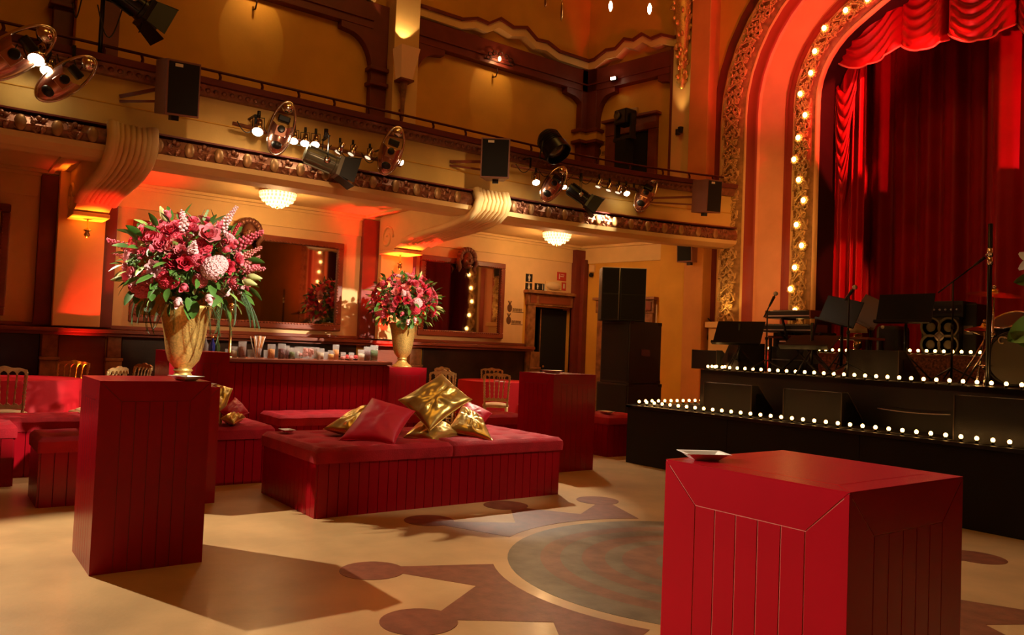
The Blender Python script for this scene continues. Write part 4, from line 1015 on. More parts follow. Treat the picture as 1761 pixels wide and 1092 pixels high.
MB().box((-.3, -1.3, 1.02), (.3, 1.4, 1.05)).build('shelf_top', steel, bb)
for sx_ in (-.26, .26):
    for sy_ in (-1.25, 0, 1.35): MB().tube([(sx_, sy_, 0), (sx_, sy_, 1.02)], .02, 8).build('leg', steel, bb)
MB().box((-.28, -1.25, .4), (.28, 1.35, .43)).build('lower_shelf', steel, bb)
def glass(x, y, z, r, h, m_fill, hf, label, cat='glass', taper=.85):
    t = thing('glass_jar' if cat == 'jar' else 'drinking_glass', label, cat, (x, y, z))
    MB().lathe([(r*taper, 0), (r, h), (r*.93, h), (r*taper*.93, .006)], 14, cap=True).build('glass_body', glass_m, t, smooth=True)
    if m_fill: MB().lathe([(0, .008), (r*taper*.88, .008), (r*.88, hf), (0, hf+.006)], 12).build('contents', m_fill, t, smooth=True)
    return t
fills = dict(cream=mat('white_sugar', (.8, .7, .5), .8), brown=mat('brown_sugar', (.18, .07, .03), .9, bump=.5), orange=mat('orange_slices', (.85, .35, .06), .6, bump=.6), dark=mat('dark_berries', (.10, .01, .015), .5, bump=.8), green=mat('green_mint', (.06, .16, .03), .7, bump=.8), amber=mat('amber_drink', (.75, .38, .08), .4), red=mat('red_berries', (.5, .03, .03), .5, bump=.6), pink=mat('pink_drink', (.8, .4, .35), .5))
bi = [(401, .045, .10, 'cream', 'jar of white sugar at the left end of the bar'), (416, .045, .16, 'brown', 'tall jar of brown sugar on the bar left of the straws'), (466, .045, .14, 'orange', 'jar of orange peel on the bar right of the straws'),
      (484, .045, .15, 'dark', 'jar of dark berries in the middle of the bar'), (493, .03, .13, 'dark', 'thin glass of dark syrup beside the berries'), (502, .04, .105, 'green', 'jar of green mint leaves on the bar'),
      (551, .045, .11, 'cream', 'glass of pale cream drink on the bar'), (569, .04, .09, 'amber', 'short amber glass on the bar'), (577, .04, .16, 'orange', 'tall jar of orange slices on the bar'), (621, .045, .11, 'cream', 'jar of white candy near the right end of the bar'), (643, .05, .17, 'green', 'tall dark green jar at the right end of the bar'), (631, .045, .15, 'dark', 'tall jar of dark olives near the right end of the bar')]
def bar_y(px, x): return on_x(px, 615, x).y
for px, r, h, f, lab in bi:
    x = BX-.08-random.uniform(0, .04); glass(x, bar_y(px, x), 1.10, r, h+.03, fills[f], h*.8, lab, 'jar', .95)
for px, lab in ((392, 'small clear tumbler by the brass pole'), (430, 'clear tumbler in front of the straws'), (458, 'clear glass right behind the orange jar'), (590, 'clear stemless glass on the right half of the bar'), (604, 'clear glass of pink drink on the right half of the bar'), (560, 'clear glass between cream drink and amber glass')):
    x = BX-.16; glass(x, bar_y(px, x), 1.10, .035, .10, fills['pink'] if '604' in str(px) or px == 590 else None, .05, lab, 'glass')
# straw glass
x = BX-.12; y = bar_y(442, x); t = thing('straw_holder', 'glass crowded with orange and white straws on the bar', 'straws', (x, y, 1.10))
MB().lathe([(.04, 0), (.05, .12), (.046, .12), (.038, .006)], 14).build('glass_body', glass_m, t, smooth=True)
sm = MB().tube([(0, 0, 0), (0, 0, .25)], .005, 6).mesh('straw', mat('orange_straw', (.9, .45, .15), .5), True); sm2 = MB().tube([(0, 0, 0), (0, 0, .25)], .005, 6).mesh('straw', white, True)
for k in range(22): inst(sm if k % 2 else sm2, 'straw', t, (random.uniform(-.02, .02), random.uniform(-.02, .02), .01), (random.uniform(-.3, .3), random.uniform(-.3, .3), 0))
# crystal punch bowl, pans, bowls
x = BX-.2; y = bar_y(527, x); t = thing('crystal_bowl', 'wide clear crystal punch bowl with pink ice in the middle of the bar', 'bowl', (x, y, 1.10))
MB().lathe([(.07, 0), (.09, .02), (.13, .10), (.15, .15), (.145, .15), (.12, .10), (.08, .025)], 18).build('bowl', glass_m, t, smooth=True)
mb = MB()
for k in range(26): a = random.uniform(0, 6.28); r = random.uniform(0, .09); mb.ball((r*math.cos(a), r*math.sin(a), .05+random.uniform(0, .07)), .022, 6, 4)
mb.build('ice', fills['pink'], t)
def pan(px, x, z, r, h, lab):
    y = bar_y(px, x); t = thing('steel_pan', lab, 'pan', (x, y, z)); MB().lathe([(r, 0), (r, h), (r+.008, h), (r+.008, h+.004), (r-.006, h+.004), (r-.006, .005), (0, .005)], 22).build('pan_body', steel, t, smooth=False)
    MB().tube([(0, r, h*.7), (0, r+.10, h*.8), (0, r+.18, h*.8)], .009, 8).build('handle', steel, t, smooth=True)
pan(563, BX-1.45, 1.05, .15, .12, 'wide steel pan shining behind the bar'); pan(600, BX-1.5, 1.05, .18, .04, 'flat steel tray pan behind the right half of the bar')
for px, lab in ((500, 'clear stemmed glass upside down on the back shelf left'), (512, 'second clear stemmed glass on the back shelf'), (523, 'third clear stemmed glass on the back shelf'), (534, 'fourth clear glass on the back shelf'), (543, 'fifth clear glass on the back shelf left of the pan')):
    x = BX-1.4; glass(x, bar_y(px, x), 1.05, .045, .17, None, 0, lab, 'glass', .6)
for px, z_, lab in ((597, .0, 'white plate of fruit behind the bar right'), (615, 0, 'white plate of pink sweets near the bar right end')):
    x = BX-.42; y = bar_y(px, x); t = thing('fruit_plate', lab, 'plate', (x, y, 1.10)); MB().lathe([(.05, 0), (.11, .02), (.115, .024), (.05, .008)], 18).build('plate', white, t, smooth=True)
    mb = MB()
    for k in range(12): a = random.uniform(0, 6.28); r = random.uniform(0, .07); mb.ball((r*math.cos(a), r*math.sin(a), .03+.02*random.random()), .02, 6, 4)
    mb.build('fruit', fills['red'], t, smooth=True)
bt = mat('green_bottle_glass', (.03, .07, .02), .1, coat=.5); bt2 = mat('blue_bottle_glass', (.02, .03, .2), .1, coat=.5)
for px, m_, lab in ((352, glass_m, 'clear bottle left of the brass pole'), (364, bt2, 'blue capped bottle beside the brass pole'), (372, bt, 'green bottle right beside the brass pole')):
    x = BX-.5; y = bar_y(px, x); t = thing('bottle', lab, 'bottle', (x, max(y, by0+.05), 1.10)); MB().lathe([(.034, 0), (.036, .01), (.036, .13), (.015, .18), (.013, .22), (.015, .225), (0, .226)], 14).build('bottle_body', m_, t, smooth=True)
    MB().lathe([(.016, .21), (.016, .235), (0, .236)], 10).build('cap', brass, t, smooth=True)
x = BX-.1; y = bar_y(394, x); t = thing('brass_pole', 'slim brass pole rising from the left end of the bar', 'pole', (x, y, 1.10))
MB().lathe([(.04, 0), (.04, .012), (.016, .02), (.014, .5), (.02, .52), (.014, .54), (0, .56)], 12).build('rod', brass, t, smooth=True)
MB().ball((0, 0, .58), .03, 10, 7).build('knob', brass, t, smooth=True)

# ============================================================ GILT CHAIRS AND ROUND TABLES
def make_chair(label):
    t = thing('gilt_chair', label, 'chair', (0, 0, 0), 0, 'gilt bobbin-back banquet chairs round the two tables')
    Hh = .96; w_ = .20
    # faces +Y (seat extends to +Y), back at y=-0.20
    def bob(p, q, r, nb):
        p, q = Vector(p), Vector(q); mb = MB(); n = nb*4; pts = []; rs = []
        for k in range(n+1): pts.append(p+(q-p)*k/n); rs.append(r*(1.0 if k % 4 == 0 else (.72 if k % 2 else .55)))
        return mb.tube(pts, rs, 8)
    MB().tube([(-.17, -.17, .46), (-.185, 0, .46), (-.16, .19, .46), (0, .215, .46), (.16, .19, .46), (.185, 0, .46), (.17, -.17, .46), (0, -.18, .46)], .016, 8, closed=True).build('seat_frame', chair_gold, t, smooth=True)
    prof = []
    mb = MB().ball((0, 0, .475), (.20, .20, .042), 24, 8); mb.build('seat', seat_m, t, smooth=True)
    for sx_ in (-1, 1):
        mb = MB().tube([(sx_*.165, -.19, .0), (sx_*.165, -.175, .46)], [.013, .017], 8); pts = []; rs = []
        for k in range(25):
            z = .46+(Hh-.05-.46)*k/24; pts.append((sx_*(.165+.022*k/24), -.175-.05*(k/24)**1.3, z)); rs.append(.016 if k < 4 or k > 21 else (.019 if k % 2 else .011))
        mb.tube(pts, rs, 8); mb.build('back_post', chair_gold, t, smooth=True)
        MB().tube([(sx_*.155, .17, 0), (sx_*.155, .17, .10), (sx_*.155, .17, .2), (sx_*.155, .17, .45)], [.010, .017, .012, .017], 8).build('leg', chair_gold, t, smooth=True)
        MB().tube([(sx_*.163, -.18, .2), (sx_*.156, .17, .2)], .008, 6).build('stretcher', chair_gold, t, smooth=True)
    for y in (.17, -.18): MB().tube([(-.158, y, .27), (.158, y, .27)], .008, 6).build('stretcher', chair_gold, t, smooth=True)
    # scalloped top rail with arches
    top = []; 
    for k in range(41):
        u = -1+k/20; top.append((u*.197, Hh-.012+.012*math.cos(u*PI*1.0)+.006*math.cos(u*PI*3)))
    bot = []
    xs = [(-.185+.37*i/5) for i in range(6)]
    for i in range(5):
        a, b = xs[i], xs[i+1]
        for k in range(9):
            f = k/8; bot.append((a+(b-a)*f, Hh-.085+.042*math.sin(PI*f)**.7))
    M = Matrix(((1, 0, 0, 0), (0, .0, 1, -.235), (0, 1, 0, 0), (0, 0, 0, 1)))
    mb = MB(); n1 = len(top); bot2 = bot
    # build as quads strip between resampled outlines
    def zb(x):
        for a, b in zip(bot2[:-1], bot2[1:]):
            if a[0] <= x <= b[0] and b[0] > a[0]: return a[1]+(b[1]-a[1])*(x-a[0])/(b[0]-a[0])
        return Hh-.06
    n2 = 60; vs = []
    for k in range(n2+1):
        u = -1+2*k/n2; x = u*.197; zt_ = Hh-.012+.012*math.cos(u*PI)+.006*math.cos(u*PI*3); z_ = zb(max(-.185, min(.185, x)))
        bow = -.235-.012*(1-u*u)
        vs += [(x, bow-.011, z_), (x, bow+.011, z_), (x, bow+.011, zt_), (x, bow-.011, zt_)]
    fs = [(4*k+j, 4*k+(j+1) % 4, 4*k+4+(j+1) % 4, 4*k+4+j) for k in range(n2) for j in range(4)]+[(0, 1, 2, 3), (4*n2, 4*n2+3, 4*n2+2, 4*n2+1)]
    mb.add(vs, fs).build('top_rail', chair_gold, t, auto=True)
    # lower rail with peaked arcade
    vs = []; n2 = 40
    for k in range(n2+1):
        u = k/n2; x = -.166+.332*u; zt_ = .575+.022*abs(math.cos(u*5*PI))**1.0
        vs += [(x, -.195, .54), (x, -.175, .54), (x, -.175, zt_), (x, -.195, zt_)]
    fs = [(4*k+j, 4*k+(j+1) % 4, 4*k+4+(j+1) % 4, 4*k+4+j) for k in range(n2) for j in range(4)]+[(0, 1, 2, 3), (4*n2, 4*n2+3, 4*n2+2, 4*n2+1)]
    MB().add(vs, fs).build('lower_rail', chair_gold, t, auto=True)
    for i in range(1, 5):
        x = xs[i]; bob((x*.82, -.187, .585), (x, -.235, Hh-.08), .011, 5).build('spindle', chair_gold, t, smooth=True)
    return t
proto = None
def chair(x, y, face, label, z=0):
    global proto
    rz = math.atan2(face[1]-y, face[0]-x)-PI/2
    if proto is None: proto = make_chair(label); proto.location = (x, y, z); proto.rotation_euler = (0, 0, rz); return
    dup(proto, (x, y, z), rz, label)
TL = (-10.30, .92); TR = (-10.55, 7.56)
def table(c, label, clabel, r=.61):
    t = thing('round_table', label, 'table', (c[0], c[1], 0))
    MB().lathe([(r-.02, .76), (r-.01, .775), (r-.01, .785), (0, .785)], 40).build('tabletop', darkwood, t)
    MB().tube([(0, 0, .04), (0, 0, .76)], .04, 12).build('column', darkwood, t); MB().lathe([(.26, 0), (.26, .03), (.05, .05)], 20).build('foot', darkwood, t)
    n = 96; mb = MB()
    def fn(u, v):
        a = u*2*PI; k = 1-v
        if v > .97: return ((r)*math.cos(a), (r)*math.sin(a), .79)
        rr_ = r+.005+(.03+.02*math.sin(a*13)+.012*math.sin(a*7+1))*k; return (rr_*math.cos(a), rr_*math.sin(a), .79-.74*k)
    mb.grid(fn, n, 8); mb.add([(0, 0, .795)]+[(r*math.cos(2*PI*k/n), r*math.sin(2*PI*k/n), .79) for k in range(n)], [(0, k+1, (k+1) % n+1) for k in range(n)])
    o = mb.build('tablecloth', cloth_red, None, smooth=True, loc=(c[0], c[1], 0)); tag(o, clabel, 'tablecloth')
table(TL, 'round table at the left hidden under a red cloth', 'red cloth over the round table at the left edge')
table(TR, 'round table by the doorway hidden under a red cloth', 'red cloth over the round table near the doorway')
chair(-9.45, .74, TL, 'gilt chair with its back to us at the left table behind the long ottoman')
chair(-9.76, 1.60, TL, 'gilt chair half hidden by the dark pedestal at the left table')
chair(-11.10, 1.45, TL, 'gilt chair against the wall facing us across the left table')
chair(-11.14, .55, TL, 'gilt chair against the wall cut by the left edge of the frame')
chair(-10.65, 2.05, TL, 'gilt chair seen sideways left of the vase pedestal')
chair(-9.68, 6.95, TR, 'gilt chair with its back to us at the table right of the pillows')
chair(-10.40, 6.68, TR, 'gilt chair at the right table just behind the top of the gold pillow')
chair(-11.38, 7.26, TR, 'gilt chair against the wall facing us across the right table')
chair(-11.34, 8.05, TR, 'gilt chair against the wall on the doorway side of the right table')
chair(-9.75, 7.75, TR, 'gilt chair beside the farther pedestal, half hidden, at the right table')
chair(-10.10, 6.22, (-11.6, 6.8), 'gilt chair seen sideways beside the vase pedestal')
chair(-11.30, 6.62, TR, 'gilt chair in the gap between vase pedestal and the wall')
t = thing('paper_note', 'small white card lying on the right table', 'card', (-10.15, 7.35, .796)); MB().box((-.08, -.06, 0), (.08, .06, .012)).build('card', white, t)
# ============================================================ LIGHTING RIG ON THE BALCONY
def orient(dirv, up=(0, 0, 1)):      # rotation with local -Z along dirv... local +Y=dirv
    d = Vector(dirv).normalized(); u = Vector(up); x = d.cross(u).normalized(); u = x.cross(d)
    return Matrix(((x.x, d.x, u.x, 0), (x.y, d.y, u.y, 0), (x.z, d.z, u.z, 0), (0, 0, 0, 1)))
def at(M, p): R = M.copy(); R.translation = Vector(p); return R
# mirror scanner: boat-shaped copper shell with rim
def scanner(p, dirv, upv_, label, s=1.):
    t = thing('scanner_lamp', label, 'stage light', p, 0, 'boat-shaped copper scanner lamps on the balcony'); t.matrix_world = at(frame_from((0, 0, 0), dirv, upv_), p)@Matrix.Scale(s, 4)
    # local x: width, y: long axis, z: towards viewer
    def outl(a): 
        return (.105*math.sin(a), -.25*math.cos(a) if math.cos(a) > 0 else -.28*math.cos(a))
    n = 28; mb = MB(); vs = []; rings = 6
    for j in range(rings+1):
        f = j/rings; k = math.cos(f*PI/2)
        for i in range(n):
            x, y = outl(2*PI*i/n); vs.append((x*k, y*k*(1) -.04*f, .10*math.sin(f*PI/2) if y < .08 else .10*math.sin(f*PI/2)))
    fs = []
    for j in range(rings):
        for i in range(n):
            y = outl(2*PI*(i+.5)/n)[1]
            if y > .07 : continue
            fs.append((j*n+i, j*n+(i+1) % n, (j+1)*n+(i+1) % n, (j+1)*n+i))
    mb.add(vs, fs); mb.build('lower_shell', copper, t, smooth=True)
    MB().tube([(*outl(2*PI*i/36), 0) for i in range(36)], .012, 8, closed=True).build('rim', chrome, t, smooth=True)
    MB().ball((0, .215, .012), (.055, .05, .035), 14, 8).build('nose_shell', chrome, t, smooth=True)
    MB().lathe([(.032, 0), (.034, .012), (.026, .014), (0, .014)], 16, None, (0, -.03, .10)).build('round_vent', black_gloss, t, smooth=True)
    MB().ball((0, -.17, .055), (.05, .045, .04), 12, 6).build('aperture', black, t, smooth=True)
    MB().box((-.05, -.10, .088), (.05, .0, .099)).build('cover_plate', copper, t, bevel=.008)
    MB().box((-.055, .07, -.03), (.055, .13, .03)).build('yoke_mount', black_gloss, t, bevel=.01)
    MB().tube([(-.05, .10, 0), (-.03, .12, -.10), (.03, .12, -.10), (.05, .10, 0)], .01, 6).build('yoke', black_gloss, t, smooth=True)
def parcan(p, dirv, label, lit=True, s=1., m_=None):
    t = thing('par_lamp', label, 'stage light', p, 0, 'small par lamps on the balcony bars'); t.matrix_world = at(orient(dirv), p)@Matrix.Scale(s, 4)
    MY = Matrix.Rotation(-PI/2, 4, 'X')
    MB().lathe([(.02, -.16), (.03, -.155), (.034, -.10), (.03, -.09), (.045, -.05), (.05, 0), (.046, 0), (.04, -.04)], 16, MY).build('can', m_ or chrome, t, smooth=True)
    if lit: MB().ball((0, -.005, 0), (.044, .03, .044), 14, 9).build('bulb', lamp_white, t, smooth=True)
    else: MB().lathe([(0, -.01), (.043, -.008)], 14, MY, cap=False).build('lens', mat('lamp_lens_dim', (.9, .8, .65), .2, emit=(1, .75, .5), strength=1.2), t, smooth=True)
    q = orient(dirv).inverted()@Vector((0, 0, 1))
    MB().tube([(-.05, -.06, 0), Vector((-.05, -.06, 0))+q*.09, Vector((.05, -.06, 0))+q*.09, (.05, -.06, 0)], .005, 6).build('yoke', black_gloss, t, smooth=True)
    b = Vector((0, -.06, 0))+q*.09; MB().tube([b, b+q*.06], .016, 8).build('clamp', black_gloss, t, smooth=True)
def fresnel(p, dirv, label, s=1., m_=None, hood=True, n=14):
    t = thing('profile_lamp', label, 'stage light', p, 0); t.matrix_world = at(orient(dirv), p)@Matrix.Scale(s, 4); MY = Matrix.Rotation(-PI/2, 4, 'X'); m_ = m_ or black_gloss
    MB().lathe([(.02, -.27), (.075, -.26), (.09, -.22), (.09, .04), (.098, .045), (.098, .07), (.085, .07)], n, MY).build('barrel', m_, t, auto=True)
    mb = MB()
    for k in range(8): a = 2*PI*k/8; mb.box((-.006, -.24, .085), (.006, .03, .102), Matrix.Rotation(a, 4, 'Y'))
    mb.build('cooling_fins', m_, t)
    MB().box((-.10, .07, -.10), (.10, .11, .10)).build('gel_holder', m_ if m_ is black_gloss else mat('grey_gel_holder', (.22, .20, .15), .6), t, bevel=.004)
    MB().lathe([(.0, .112), (.075, .112), (.07, .118), (0, .122)], 18, MY).build('lens', mat('dark_lens', (.05, .04, .03), .08, coat=.6), t, smooth=True)
    if hood:
        for k, (a, l) in enumerate(((0, .16), (PI/2, .15), (PI, .17), (-PI/2, .15))):
            M = Matrix.Rotation(a, 4, 'Y'); MB().add([M@Vector(v) for v in ((-.10, .11, .10), (.10, .11, .10), (.125, .11+l, .15), (-.125, .11+l, .15))], [(0, 1, 2, 3)]).build('barn_door', black, t, solid=.004)
    MB().lathe([(.03, 0), (.035, .012), (.02, .02)], 14, Matrix.Rotation(PI/2, 4, 'Y'), (.09, -.05, 0)).build('tilt_knob', chrome, t, smooth=True)
    q = (orient(dirv).inverted()@Vector((0, 0, 1))); q = Vector((0, q.y, q.z)).normalized()
    MB().bar((-.115, -.05, 0), Vector((-.115, -.05, 0))+q*.24, .03, .006).bar((.115, -.05, 0), Vector((.115, -.05, 0))+q*.24, .03, .006).bar(Vector((-.125, -.05, 0))+q*.24, Vector((.125, -.05, 0))+q*.24, .03, .006).build('yoke', black_gloss, t)
    b = Vector((0, -.05, 0))+q*.24; MB().tube([b, b+q*.09], .022, 8).box(b+Vector((-.025, -.025, 0)), b+Vector((.025, .025, 0))+q*.05).build('clamp', black_gloss, t)
RX = -8.78
def rp(px, py, dx=0.): return on_x(px, py, RX+dx)
tocam = Vector((.75, -.2, -.35)); dn = Vector((.55, .15, -.9))
# pipes under the capping
for (a, b, lab) in (((400, 212), (690, 285), 'black lighting bar with cables hung below the middle of the balcony'), ((880, 285), (1115, 330), 'black lighting bar with cables hung below the right of the balcony'), ((-60, 60), (150, 112), 'black lighting bar with cables at the left end of the balcony')):
    p, q = rp(*a, -.07), rp(*b, -.07); t = thing('lighting_bar', lab, 'lighting bar', p); d = q-p
    MB().tube([(0, 0, 0), d], .022, 10).build('bar', relief_red, t, smooth=True)
    mb = MB()
    for k in range(7):
        s0 = d*(k/7+.02); s1 = d*(k/7+.12); mb.tube([s0+(s1-s0)*i/8+Vector((.02, 0, -.10*math.sin(PI*i/8)+.03)) for i in range(9)], .006, 5)
    mb.build('cable', cable_m, t, smooth=True)
    for f in (.12, .88):
        h = d*f; y = (p+h).y; pp, tt, nn = bal_frame(y); w0 = Vector((pp.x, y, p.z+h.z))-p
        MB().bar(h, h+Vector((0, 0, .16)), .03, .012).bar(h+Vector((0, 0, .16)), Vector((w0.x-.02, h.y, h.z+.16)), .03, .012).build('bracket_arm', black_gloss, t)
bd = lambda a, b: rp(*b)-rp(*a)
def scan_at(top, bot, cen, label, s=1., dx=0.):       # top/bottom tips in the picture, on the bar's plane
    a, b = rp(*top, dx), rp(*bot, dx); c = (a+b)/2; y = (a-b); view = Vector((0, 0, EYE))-c; x = y.cross(view)
    scanner(c, x, y, label, y.length/.53)
scan_at((497, 178), (470, 268), None, 'upright copper scanner lamp left of the three lit bulbs')
scan_at((686, 221), (658, 302), None, 'copper scanner lamp at the right end of the middle bar')
scan_at((970, 290), (932, 347), None, 'copper scanner lamp at the left end of the right bar')
scan_at((1124, 305), (1095, 364), None, 'copper scanner lamp at the right end of the right bar')
scan_at((160, 104), (62, 170), None, 'large tilted copper scanner lamp below the two lit lamps at the left')
scan_at((88, 54), (-40, 132), None, 'copper scanner lamp cut by the top left corner')
def par_at(px, py, label, lit=True, s=1., d=None, dx=0.): parcan(rp(px, py, dx), d or Vector((.55, -.25, -.8)), label, lit, s)
par_at(62, 103, 'brightest lit par lamp at the far left of the balcony', s=1.5); par_at(80, 122, 'lit par lamp just right of the brightest one', s=1.2)
par_at(443, 227, 'lit par lamp glaring alone left of the upright scanner', s=1.25); par_at(505, 243, 'first of three lit par lamps in the middle', s=1.0); par_at(524, 247, 'middle one of three lit par lamps', s=1.0); par_at(542, 249, 'third of three lit par lamps, nearest the black lamp', s=1.0)
for px, py, lab in ((580, 263, 'unlit chrome lamp tilted left in the middle group'), (603, 266, 'second unlit chrome lamp in the middle group'), (632, 272, 'unlit chrome lamp beside the scanner in the middle group')):
    par_at(px, py, lab, False, .9, Vector((-.1 if px < 600 else .1, -.5, -.9)))
par_at(691, 280, 'small lit lamp edge-on right of the middle scanner', s=.8, d=Vector((.5, .6, -.4)))
par_at(922, 314, 'lit par lamp at the left end of the right group', s=1.1); par_at(970, 322, 'small lit lamp behind the left scanner of the right group', s=.85); par_at(1078, 333, 'lit par lamp near the right scanner', s=1.0)
for px, py, lab in ((1028, 322, 'first unlit chrome lamp of the right group'), (1046, 328, 'tilted unlit chrome lamp of the right group'), (1062, 332, 'third unlit chrome lamp of the right group')):
    par_at(px, py, lab, False, .95, Vector((0, -.4, -.9)))
olive = mat('grey_green_metal', (.14, .13, .09), .3, metal=.4)
a, b = rp(532, 270, .1), rp(600, 292, .1); fresnel((a+b)/2, Vector((.15, 1, -.28)), 'grey-green profile lamp lying horizontally under the middle bar', 1.15, olive)
a = rp(1003, 340, .1); fresnel(a, Vector((.55, .8, -.62)), 'black profile lamp with barn doors pointing down on the right bar', 1.0)
a = rp(952, 252, .25); t = thing('barrel_lamp', 'big dark barrel lamp standing above the railing', 'stage light', a); t.matrix_world = at(orient(Vector((.50, .12, -.62))), a); MYb = Matrix.Rotation(-PI/2, 4, 'X')
MB().lathe([(.03, -.24), (.12, -.235), (.155, -.19), (.165, .02), (.185, .03), (.19, .16), (.175, .165), (.17, .04)], 28, MYb).build('barrel', black_gloss, t, auto=True)
MB().lathe([(.0, .13), (.08, .12), (.165, .06)], 24, MYb, cap=False).build('lens', mat('dark_lens', (.05, .04, .03), .08, coat=.6), t, smooth=True)
for k in range(5): MB().tube([(.168*math.cos(2*PI*i/24), -.16+k*.035, .168*math.sin(2*PI*i/24)) for i in range(24)], .006, 5, closed=True).build('cooling_ring', black_gloss, t, smooth=True)
MB().lathe([(.03, 0), (.035, .06), (.015, .07), (.015, .12)], 12, Matrix.Rotation(-PI/2, 4, 'Y'), (-.16, -.05, 0)).build('side_knob', black_gloss, t, smooth=True)
MB().tube([(-.2, -.05, 0), (-.2, -.05, .0), (-.21, .1, -.18), (.21, .1, -.18), (.2, -.05, 0)], .014, 6).build('yoke', black_gloss, t, smooth=True)
# dark lamps on a pole at the top left
p = on_x(232, 8, RX); fresnel(p, Vector((-.2, 1, -.45)), 'black lamp silhouetted at the top left, second on the pole', 1.25)
p2 = on_x(200, -12, RX-.1); fresnel(p2, Vector((.2, .9, -.2)), 'black lamp silhouetted against the wall by the pole', 1.1, hood=False)
pb_ = on_x(172, 88, RX-.2); t = thing('lamp_pole', 'thin steel pole rising from the balcony at the top left', 'pole', pb_)
MB().tube([(0, 0, -.1), (0, 0, 1.6)], .022, 10).build('pole', black_gloss, t, smooth=True); MB().tube([(0, 0, 1.1), Vector(p)-Vector(pb_)+Vector((0, 0, .25))], .018, 8).build('cross_arm', black_gloss, t, smooth=True)
mb = MB()
for (a, b, sag) in (((215, 0), (168, 8), 55), ((245, 30), (238, 55), 8), ((140, 0), (125, 5), 25)):
    A_, B_ = on_x(a[0], a[1], RX)-Vector(pb_), on_x(b[0], b[1], RX)-Vector(pb_); mb.tube([A_+(B_-A_)*k/12+Vector((0, 0, -sag*.0065*math.sin(PI*k/12))) for k in range(13)], .007, 5)
mb.build('cable', cable_m, t, smooth=True)
# black moving light in the gallery doorway
ug, zg = splay_u(1105, 213); g = SW(ug, .55, zg); t = thing('moving_head_lamp', 'black moving head lamp on a dark stand before the gallery door', 'stage light', g)
MB().box((-.16, -.14, -.16), (.16, .14, .12)).build('head', black_gloss, t, bevel=.03); MB().lathe([(.07, 0), (.075, .03), (.05, .035)], 16, Matrix.Rotation(PI/2, 4, 'X'), (-.05, -.14, 0)).build('lens', mat('dark_lens', (.05, .04, .03)), t, smooth=True)
MB().box((-.22, -.06, -.40), (-.17, .06, .02)).box((.17, -.06, -.40), (.22, .06, .02)).box((-.22, -.08, -.44), (.22, .08, -.38)).build('yoke', black, t, bevel=.01)
MB().box((-.13, -.10, g[2]*0-1.25), (.13, .10, -.44)).build('stand', black_cloth, t)

# ---------------- loudspeakers on the balcony
def speaker(cen, w_, d_, h, face, label, tilt=.15, roll=0., arm=None, body=brownbox):
    f = Vector(face).normalized(); x = f.cross(Vector((0, 0, 1))).normalized()
    M = Matrix(((x.x, -f.x, 0, 0), (x.y, -f.y, 0, 0), (0, 0, 1, 0), (0, 0, 0, 1)))@Matrix.Rotation(tilt, 4, 'X')@Matrix.Rotation(roll, 4, 'Y')
    t = thing('loudspeaker', label, 'speaker', cen, 0, 'wall loudspeakers'); t.matrix_world = at(M, cen)
    # trapezoid cabinet, front at -Y
    w2 = w_*.62
    MB().prism([(-w_/2, -d_/2), (w_/2, -d_/2), (w2/2, d_/2), (-w2/2, d_/2)], -h/2, h/2).build('cabinet', body, t, bevel=.006)
    MB().box((-w_/2+.02, -d_/2-.008, -h/2+.02), (w_/2-.02, -d_/2, h/2-.02)).build('grille', grille_m, t, bevel=.003)
    MB().box((.02, -d_/2-.012, h/2-.065), (.10, -d_/2-.008, h/2-.035)).build('badge', mat('cream_badge', (.8, .7, .5), .4), t)
    Mi = M.inverted()
    if arm:
        a = Mi@(Vector(arm)-Vector(cen))
        MB().bar((0, d_/2, 0), a, .035).bar((0, d_/2, -h*.25), a+Vector((0, 0, -.05)), .025).box((-.06, d_/2-.01, -h*.3), (.06, d_/2+.015, h*.3)).build('bracket_arm', redwood, t)
    MB().box((-.05, -.02, -h/2-.05), (.03, .04, -h/2)).build('bottom_bracket', black_gloss, t)
    return t
c = on_x(300, 152, -8.55); speaker(c, .36, .36, .54, (1, .28, -.1), 'brown loudspeaker tilted down at the left of the balcony', .2, .12, arm=(bal_at(1.5)+.01, 1.55, c.z-.05))
c = on_x(852, 275, -8.55); speaker(c, .38, .30, .52, (.75, -.55, 0), 'brown loudspeaker in the middle of the balcony above the second bracket', .06, .0, arm=(bal_at(5.75)+.01, 5.6, c.z))
c = on_x(1213, 338, -8.1); speaker(c, .36, .34, .50, (1, .05, 0), 'brown loudspeaker at the stage end of the balcony', .1, .08, arm=(bal_at(9.2)+.02, 8.9, c.z-.05))
u_, z_ = splay_u(1208, 438); c = Vector(SW(u_, .45, z_)); speaker(c, .30, .28, .36, (.15, -1, 0), 'small black and brown loudspeaker on the wall beside the arch under the balcony', .05, 0, arm=SW(u_, .0, z_))
# camera sensor box by the corner
u_, z_ = splay_u(1020, 462); t = thing('wall_sensor', 'small beige sensor box with dark camera under it near the corner pillar', 'sensor', SW(u_, .0, z_), math.atan2(SPL.y, SPL.x))
MB().box((-.06, -.05, -.07), (.06, 0, .07)).build('box', cream, t, bevel=.01); MB().ball((0, -.06, -.13), .045, 12, 8).bar((0, 0, -.1), (0, -.06, -.12), .03).build('camera', black_gloss, t, smooth=True)
# thin pale rods against the splayed wall
for px, a, b in ((1140, 525, 655), (1190, 525, 628)):
    u_, z0 = splay_u(px, a); z1 = splay_u(px, b)[1]; s_ = SW(u_, .20, z1); t = thing('pale_rod', 'thin pale vertical rod %s' % ('right of the speaker stack' if px == 1140 else 'between the speaker stack and the arch'), 'rod', s_)
    MB().tube([(0, 0, 0), (-.0, 0, z0-z1)], .012, 8).build('rod', mat('pale_rod', (.8, .65, .5), .4), t)
